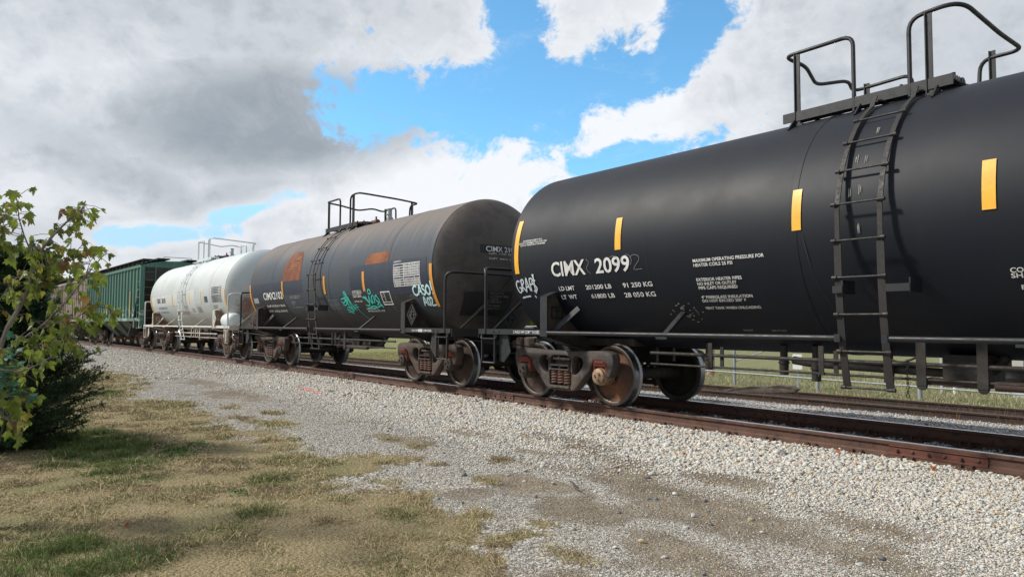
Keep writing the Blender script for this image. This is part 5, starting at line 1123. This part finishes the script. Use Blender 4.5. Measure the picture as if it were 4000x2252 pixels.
def leaves(name, pos, size, dirs, nrm, cols, parent=None):
    """pos (n,3); dirs: leaf axis; nrm: leaf normal"""
    n = len(pos); d = dirs/np.linalg.norm(dirs, axis=1)[:, None]; s_ = np.cross(d, nrm); s_ /= np.linalg.norm(s_, axis=1)[:, None]+1e-9; u = np.cross(s_, d)
    fold = RNG.uniform(.05, .8, n); curl = RNG.uniform(-.1, .7, n); K = len(LP_)
    lx = LP_[:, 0][None]*RNG.uniform(.85, 1.15, (n, 1)); ly = np.repeat(LP_[:, 1][None], n, 0)
    hgt = -np.abs(lx)*fold[:, None]-ly**2*curl[:, None]+.05*np.sin(ly*9+lx*7)
    P = pos[:, None]+(s_[:, None]*lx[..., None]+d[:, None]*ly[..., None]+u[:, None]*hgt[..., None])*size[:, None, None]
    F = (LFc[None]+(np.arange(n)*K)[:, None, None]).reshape(-1, 3); return bigmesh(name, P.reshape(-1, 3), F, M['leaf'], np.repeat(cols, K, 0), parent, smooth=True)
def ray_at(px, py, dist):
    """world point seen at displayed pixel (px, py of 2575x1450) at the given distance - used once to survey positions"""
    u, v = px*1.5534, py*1.5534; d = _F+_R2*((u-2000)/2750.87)-_U2*((v-1126)/2750.87); return CAM_P+d.normalized()*dist
for i, (x, y, lab) in enumerate(((4.55,-.36,'orange fallen leaf on the stones just before the joint bar'),(3.55,-.27,'orange fallen leaf against the near rail, left of the other'),(1.55,-6.9,'orange fallen leaf lying in the dry lawn'))):
    o = leaves('fallen_leaf', np.array([[x, y, float(gz(x, y))+.035]]), np.array([.06]), np.array([[.6,.5,.5]]), np.array([[.3,-.6,.7]]), np.array([[.42,.13,.035]])); tag(o, lab, 'leaf')
mp, mt_, mbb, mg = mat_new('red_marking_paint'); mco = objco(mt_); mbb.inputs['Base Color'].default_value = (.62,.10,.09,1)
xa = np.concatenate([RNG.normal(0, .35, 700)]); ya = RNG.normal(0, .018, 700); th = -.10
px_, py_ = -7.6+xa*math.cos(th)-ya*math.sin(th), -1.75+xa*math.sin(th)+ya*math.cos(th)
o = stones('gravel', px_, py_, RNG.uniform(.012, .02, 700), np.repeat([[.70,.20,.19]], 700, 0), False, 'stones marked with red spray paint', .008)

# ================================================================== maple tree at the left edge
def near_t(x, y): return float(gz(x, y))
mroot = Vector((1.15, -7.95, 0)); mroot.z = near_t(mroot.x, mroot.y)-.05
maple = empty('maple_tree', mroot); tag(maple, 'young maple tree with green and yellowing leaves reaching in from the left', 'tree')
MD = 6.3
br = []      # (list of displayed pixels, distance, r0, r1)
BR = [([(-60,1050),(-20,930),(20,820),(50,770),(75,720),(90,660),(110,620),(135,590),(165,560),(205,530),(215,505)], .035, .008),
      ([(165,560),(185,545),(205,525),(218,512)], .008, .004), ([(80,640),(60,590),(48,550),(42,500),(38,485)], .010, .004), ([(75,720),(110,690),(150,655),(185,640),(215,605)], .010, .004),
      ([(20,840),(60,850),(110,815),(160,765),(200,715),(235,670),(262,640)], .020, .006), ([(200,715),(215,690),(228,655),(240,640)], .006, .003), ([(110,815),(150,810),(190,800),(235,770),(275,775),(290,790)], .010, .004),
      ([(20,900),(60,880),(110,870),(160,835),(205,815),(240,810)], .012, .004), ([(0,930),(50,935),(100,915),(130,895)], .012, .005), ([(160,835),(190,850),(205,870),(215,880)], .006, .003), ([(-20,780),(10,740),(40,700),(60,690)], .012, .004), ([(-20,620),(0,560),(5,530)], .008, .004),
      ([(0,560),(20,545),(30,530)], .005, .003), ([(-20,900),(20,960),(60,990),(80,1010)], .012, .004), ([(-30,980),(10,1050),(50,1070),(60,1085)], .012, .004)]
lp, ls, ld, ln_, lc = [], [], [], [], []
brm = MB()
def mcol(tone):
    g0 = np.array([.165,.215,.035])*random.uniform(.6, 1.35); y0 = np.array([.24,.22,.045])*random.uniform(.7, 1.1); r0 = np.array([.20,.12,.04]); k = random.random()
    return g0 if k > tone else (y0 if k > tone*.25 else r0)
for bi, (pts, r0, r1) in enumerate(BR):
    dist = MD+.5*math.sin(bi*2.1); P = [ray_at(a, b, dist+.25*math.sin(k*.9+bi)*(k > 0 and 1 or 0)*.0+.10*k/len(pts)) for k, (a, b) in enumerate(pts)]
    rs = [.55*(r0+(r1-r0)*k/(len(P)-1)) for k in range(len(P))]; brm.tube(P, r0, 7, True, rs)
    for k in range(1, len(P)):
        seg = P[k]-P[k-1]; m_ = max(2, int(seg.length/(.017 if bi < 4 else .018 if bi < 10 else .012))) if bi not in (0,) or k > 3 else 2
        if bi == 0 and k <= 2: m_ = 1
        for j in range(m_):
            b0 = P[k-1]+seg*(j+random.random())/m_
            tw = Vector((random.gauss(0, 1), random.gauss(0, 1), random.gauss(.0, .7))).normalized()*random.uniform(.05, .15)
            e = b0+tw; brm.tube([b0, b0+tw*.6+Vector((0,0,.01)), e], .0022, 4)
            sz_ = random.uniform(.045, .098); dr = Vector((tw.x*1.2, tw.y*1.2, -.35-abs(random.gauss(0, .45)))).normalized()
            nm = Vector((random.gauss(0, .5), random.gauss(-.35, .5), 1.)).normalized()
            lp.append(e); ls.append(sz_); ld.append(dr); ln_.append(nm); lc.append(mcol(.30 if bi in (0,1,2,3) else .12))
tr = brm.build('branch', metal('grey_brown_bark', (.13,.105,.09), (.22,.19,.165), .4, .7, 8., .9, 0, 2, .3), None, smooth=True, recalc=False)
base = ray_at(-60, 1050, MD+.05); tk = MB(); tk.tube([mroot, mroot.lerp(base, .5)+Vector((-.04,.03,0)), base], .05, 12, True, [.045,.03,.020]); trk_ = tk.build('trunk', tr.data.materials[0], None, smooth=True)
crown = leaves('crown', np.array([tuple(p) for p in lp]), np.array(ls), np.array([tuple(p) for p in ld]), np.array([tuple(p) for p in ln_]), np.array(lc))
for o in (tr, trk_, crown): o.parent = maple; o.matrix_parent_inverse = Matrix.Translation(-mroot)
# ================================================================== dark evergreen behind it
ebase = Vector((-3.05, -7.42, 0)); ebase.z = near_t(ebase.x, ebase.y)
ever = empty('evergreen_shrub', ebase); tag(ever, 'dark dense evergreen shrub at the left edge behind the maple branches', 'shrub')
M['needle'] = tintmat('evergreen_needles', .7, .1, 1., .25, 6, .3)
tips = []; stemm = MB(); rr = random.Random(5)
NV, NC = [], []
for k in range(430):
    h0 = 2.25*rr.random()**1.25; az_ = rr.uniform(-PI, PI); L_ = float(np.interp(h0, [0, .8, 1.15, 2.25], [.98, .98, .58, .28]))*rr.uniform(.72, 1.14)*(.8 if h0 < .2 else 1)
    up = rr.uniform(.10, .6); b0 = ebase+Vector((.05*math.cos(az_), .05*math.sin(az_), h0)); dr = Vector((math.cos(az_), math.sin(az_), up)).normalized()
    P = [b0+dr*L_*t+Vector((0, 0, .10*L_*t*t-.12*t*(1-h0/2))) for t in np.linspace(0, 1, 7)]
    stemm.tube(P, .008, 4, False, [.010-.0012*i for i in range(7)])
    for i in range(2, 7):
        for s_ in range(12):
            t = rr.random(); p = P[i-1].lerp(P[i], t); sd_ = Vector((rr.gauss(0,1), rr.gauss(0,1), rr.gauss(.35,.8))).normalized(); l2 = rr.uniform(.05, .17)*(1.15-.08*i)
            q = p+(sd_*.8+dr*.7).normalized()*l2; NV.append((p, q)); 
ax0 = np.array([[*a] for a, b in NV]); ax1 = np.array([[*b] for a, b in NV]); ns = len(ax0); per = 16
t_ = np.repeat(RNG.uniform(.05, 1., (ns, per)).reshape(-1, 1), 1, 1); A0 = np.repeat(ax0, per, 0); A1 = np.repeat(ax1, per, 0); D_ = A1-A0; L2 = np.linalg.norm(D_, axis=1)[:, None]; Dn = D_/L2
rv = RNG.normal(size=A0.shape); sdv = np.cross(Dn, rv); sdv /= np.linalg.norm(sdv, axis=1)[:, None]; ndl = (sdv*.8+Dn*.75); B0 = A0+D_*t_; ln2 = RNG.uniform(.018, .032, (len(B0), 1)); E0 = B0+ndl*ln2; wv = np.cross(ndl, rv); wv /= np.linalg.norm(wv, axis=1)[:, None]; wv *= .0034
P = np.stack([B0-wv, B0+wv, E0], 1).reshape(-1, 3); F = np.arange(len(P)).reshape(-1, 3); tone = RNG.uniform(.6, 1.35, (ns, 1)); ccn = np.where(RNG.random((ns, 1)) < .12, np.array([[.055,.095,.028]]), np.array([[.024,.058,.020]]))*tone
ccn = np.repeat(np.repeat(ccn, per, 0), 3, 0); print('needles', len(F))
fo = bigmesh('foliage', P, F, M['needle'], ccn); st_ = stemm.build('stem', M['tie'], None, recalc=False)
for o in (fo, st_): o.parent = ever; o.matrix_parent_inverse = Matrix.Translation(-ebase)
# pale blue-green broadleaf shrub at the very edge
sb = ray_at(-30, 1100, 6.6); sb.z = near_t(sb.x, sb.y); shrub = empty('leafy_shrub', sb); tag(shrub, 'blue-green leafy shrub cut off by the left edge below the maple', 'shrub')
lp, ls, ld, ln_, lc = [], [], [], [], []; stb = MB()
for k in range(20):
    e = ray_at(rr.uniform(-90, 34), rr.uniform(860, 1010), 6.6+rr.uniform(-.4, .4)); stb.tube([sb, sb.lerp(e, .5)+Vector((0,0,.12)), e], .006, 5, True, [.010,.007,.003])
    for j in range(9):
        o_ = Vector((rr.gauss(0,.06), rr.gauss(0,.06), rr.gauss(0,.06))); lp.append(e+o_); ls.append(rr.uniform(.05, .085)); ld.append(Vector((rr.gauss(0,1), rr.gauss(0,1), -.5)).normalized()); ln_.append(Vector((rr.gauss(0,.5), rr.gauss(-.3,.5), 1)).normalized()); lc.append(np.array([.075,.19,.115])*rr.uniform(.6, 1.3))
o1 = leaves('foliage', np.array([tuple(p) for p in lp]), np.array(ls), np.array([tuple(p) for p in ld]), np.array([tuple(p) for p in ln_]), np.array(lc)); o2 = stb.build('stem', M['tie'], None, recalc=False)
for o in (o1, o2): o.parent = shrub; o.matrix_parent_inverse = Matrix.Translation(-sb)

# ================================================================== background trees
def bgtree(x, y, h, r, cols, label, n=5200, bare=False, sz=.30, zb=None, grp=None):
    z = float(gz(x, y)) if zb is None else zb; root = empty('tree', (x, y, z)); tag(root, label, 'tree', grp); q = random.Random(int(x*7+y*3)); mb = MB()
    mb.tube([(0,0,0),(.1,.05,h*.25),(0,0,h*.5)], .2, 8, True, [h*.03, h*.022, h*.014]); ends = []
    for k in range(26 if bare else 16):
        a = q.uniform(0, 2*PI); b0 = Vector((0, 0, h*q.uniform(.18, .5))); e = Vector((math.cos(a)*r*q.uniform(.35, .95), math.sin(a)*r*q.uniform(.35, .95), h*q.uniform(.35, .97))); mid = b0.lerp(e, .5)+Vector((0,0,h*.05))
        mb.tube([b0, mid, e], .1, 5, False, [h*.011, h*.006, h*.002]); ends.append((mid, e))
        if bare:
            for j in range(16):
                p = mid.lerp(e, q.random()); f = p+Vector((q.gauss(0,1), q.gauss(0,1), q.gauss(.8,.7))).normalized()*h*q.uniform(.07, .17); mb.tube([p, f], .02, 4, False, [h*.0025, h*.001])
                for jj in range(4): g_ = p.lerp(f, q.uniform(.3, 1)); mb.tube([g_, g_+Vector((q.gauss(0,1), q.gauss(0,1), q.gauss(.6,.7))).normalized()*h*q.uniform(.03, .08)], .01, 3, False, [h*.0012, h*.0006])
    mb.build('trunk', metal_bark if not bare else metal_pale, root, recalc=False, split=False)
    if bare and n == 0: return root
    cen = []; 
    for (m_, e) in ends:
        for k in range(5): cen.append(m_.lerp(e, q.uniform(.2, 1.1))+Vector((q.gauss(0, r*.15), q.gauss(0, r*.15), q.gauss(0, h*.06))))
    cen = np.array([tuple(c) for c in cen]); rad = RNG.uniform(.10, .24, len(cen))*r; tn = RNG.uniform(.6, 1.3, len(cen)); ci = RNG.integers(0, len(cen), n)
    dv = RNG.normal(size=(n, 3)); dv /= np.linalg.norm(dv, axis=1)[:, None]; P0 = cen[ci]+dv*(rad[ci]*RNG.uniform(.3, 1.1, n))[:, None]; P0[:, 2] = np.clip(P0[:, 2], h*.12, h*1.03)
    A = RNG.normal(size=(n, 3)); B = RNG.normal(size=(n, 3)); A /= np.linalg.norm(A, axis=1)[:, None]; B -= A*(A*B).sum(1)[:, None]; B /= np.linalg.norm(B, axis=1)[:, None]; s_ = (sz*RNG.uniform(.6, 1.3, n))[:, None]
    P = np.stack([P0-A*s_, P0+B*s_*.6, P0+A*s_, P0-B*s_*.6], 1).reshape(-1, 3); F = np.arange(4*n).reshape(-1, 4); c0 = np.array(cols)[RNG.integers(0, len(cols), n)]*tn[ci][:, None]*RNG.uniform(.75, 1.25, (n, 1))
    bigmesh('crown', P, F, M['blade'], np.repeat(c0, 4, 0), root); return root
metal_bark = metal('tree_bark', (.09,.07,.055), (.14,.115,.095), .4, .7, 3., .9, 0, 2, .2); metal_pale = metal('pale_bare_bark', (.34,.31,.28), (.24,.21,.19), .4, .7, 3., .9, 0, 2, .2)
YG = [(.22,.25,.04),(.13,.19,.035),(.30,.27,.05)]; DG = [(.06,.10,.03),(.09,.13,.035)]; OR = [(.25,.19,.05),(.16,.15,.04),(.28,.16,.04)]
def sky_base(px, dist): p = ray_at(px, 822, dist); return p.x, p.y
for (px_, dist_, h, r, cols, lab, kw) in ((98, 88, 6.4, 4.2, YG, 'yellow-green leafy tree showing above the far hopper cars', dict(n=9000, sz=.26)), (118, 118, 6.8, 4.6, YG, 'bare pale tree right of the yellow-green tree', dict(n=0, bare=True)), (30, 92, 8.5, 5.5, YG, 'darker broad tree left of the yellow-green tree', dict(n=7000, sz=.3)), (-60, 80, 9, 6, DG, 'dark tree at the far left behind the shrub', dict(n=5000, sz=.3))):
    x, y = sky_base(px_, dist_); bgtree(x, y, h, r, cols, lab, **kw)
for i, (x, y, h, r, cols, lab) in enumerate(((-50.5, 37.5, 4.4, 4.2, YG, 'yellow-green bush seen through the gap between the black tank cars'), (-20, 75, 8, 5, DG, 'dark tree across the field behind the white post'), (5, 90, 9, 6, OR, 'orange-tinged tree across the field on the right'), (24, 70, 8, 5.5, YG, 'yellowish tree across the field at the far right'), (-75, 75, 9, 6, OR, 'brownish tree across the field behind the grey tank car'), (-110, 90, 10, 7, DG, 'dark tree across the field behind the green hopper car'), (-45, 110, 9, 7, YG, 'far yellow-green tree beyond the field'), (-8, 130, 10, 8, DG, 'farthest dark tree beyond the field'))): bgtree(x, y, h, r, cols, lab, 3800, sz=.34)

# ================================================================== wire fence, posts, sign, shed behind the siding
FY = lambda x: 11.1+.012*(x+1)
fz = lambda x: float(gz(x, FY(x)))
fence = empty('chain_link_fence', (-2.8, 11.1, fz(-2.8))); tag(fence, 'galvanized chain link fence running behind the siding', 'fence')
FP = [-5.45+2.66*k for k in range(-4, 6)]
for x in FP:
    mb = MB(); mb.cyl((x, FY(x), fz(x)-.05), (x, FY(x), fz(x)+1.86), .042 if abs(x+.13) > .3 else .055, 10); mb.lathe([(0,.06),(.03,.045),(.04,0),(.04,-.03)], 'z', (x, FY(x), fz(x)+1.86), 10, close=False); place_parent(mb.build('fence_post', M['steelgrey'], None, smooth=True), fence)
mb = MB(); mb.tube([(x, FY(x)-.03, fz(x)+1.82) for x in FP], .021, 8); place_parent(mb.build('top_rail', M['steelgrey'], None, smooth=True), fence)
mb = MB(); mb.tube([(x, FY(x)-.03, fz(x)+.44-.012*(x+5.4)) for x in FP], .021, 8); place_parent(mb.build('middle_rail', M['steelgrey'], None, smooth=True), fence)
mb = MB(); mb.cyl((-5.45, FY(0)-.03, .12), (-2.9, FY(0)-.03, 1.0), .018, 8); place_parent(mb.build('brace_rail', M['steelgrey'], None, smooth=True), fence)
xs_ = np.arange(-16., 8., .075); vv, ff = [], []
for sgn in (-1, 1):
    for x in xs_:
        z0, z1 = fz(x)+.03, fz(x)+1.82; xe = x+sgn*(z1-z0); k = len(vv); w_ = .0022; y = FY(x)
        vv += [(x-w_, y, z0), (x+w_, y, z0), (xe+w_, y, z1), (xe-w_, y, z1), (x, y+w_*1.6, z0), (xe, y+w_*1.6, z1)]; ff += [(k, k+1, k+2, k+3), (k+1, k+4, k+5, k+2), (k+4, k, k+3, k+5)]
place_parent(bigmesh('wire_mesh', np.array(vv), np.array(ff), M['steelgrey']), fence)
def post(name, x, y, h, r, mat, lab, cat, sq=False):
    z = float(gz(x, y)); mb = MB()
    if sq: mb.box(x-r, x+r, y-r, y+r, z-.1, z+h); mb.box(x-r*1.1, x+r*1.1, y-r*1.1, y+r*1.1, z+h, z+h+.03)
    else: mb.tube([(x, y, z-.1), (x+.01, y, z+h*.5), (x, y, z+h)], r, 12, True, [r*1.1, r, r*.85])
    return tag(mb.build(name, mat, None, smooth=not sq), lab, cat)
post('utility_pole', -8.55, 14.1, 7.5, .13, M['pole'], 'orange-brown wooden pole behind the fence, left of the grey rail brace', 'pole')
post('bollard', -.70, 14.0, 1.15, .05, M['greypost'], 'thin pinkish white post behind the fence near the thick fence post', 'post')
post('bollard', -.38, 14.0, 1.20, .045, M['signwhite'], 'thin white post right beside the pinkish one behind the fence', 'post')
post('timber_post', 1.15, 14.0, 1.5, .13, M['greypost'], 'thick square grey wooden post behind the fence at the right', 'post', True)
post('timber_post', -24.5, 12.4, .85, .14, M['greypost'], 'short grey concrete post in the green verge behind the second tank car', 'post', True)
post('bollard', -1.75, 13.2, 1.05, .045, M['signwhite'], 'white stake with a flared top seen left of the ladder foot', 'post')
sg = empty('sign', (-3.6, 11.45, float(gz(-3.6, 11.45)))); tag(sg, 'small blank white rectangular sign standing behind the wire fence', 'sign')
mb = MB(); mb.prism(rnd([(-.15,.62),(.15,.62),(.15,1.06),(-.15,1.06)], 3, .12), lambda u, v, w: (u, w, v), -.006, .006); mb.build('sign_panel', M['signwhite'], sg); mb = MB(); mb.box(-.025, .025, .006, .03, 0, 1.0); mb.build('sign_post', M['steelgrey'], sg)
shed = empty('shed', (-47., 33.5, .0)); tag(shed, 'pale low shed with light blue-grey roof seen through the gap between the black tank cars', 'shed')
mb = MB(); mb.box(-2.6, 2.6, -2, 2, -.6, .9); mb.build('wall', M['greypatch'], shed); mb = MB(); mb.prism([(-2.2,.88),(2.2,.88),(0,1.35)], lambda u, v, w: (w, u, v), -2.8, 2.8); mb.build('roof', M['whitepatch'], shed)
mb = MB(); mb.box(-.5,.4,-2.03,-1.99,-.5,.6); mb.build('door', M['steelgrey'], shed)
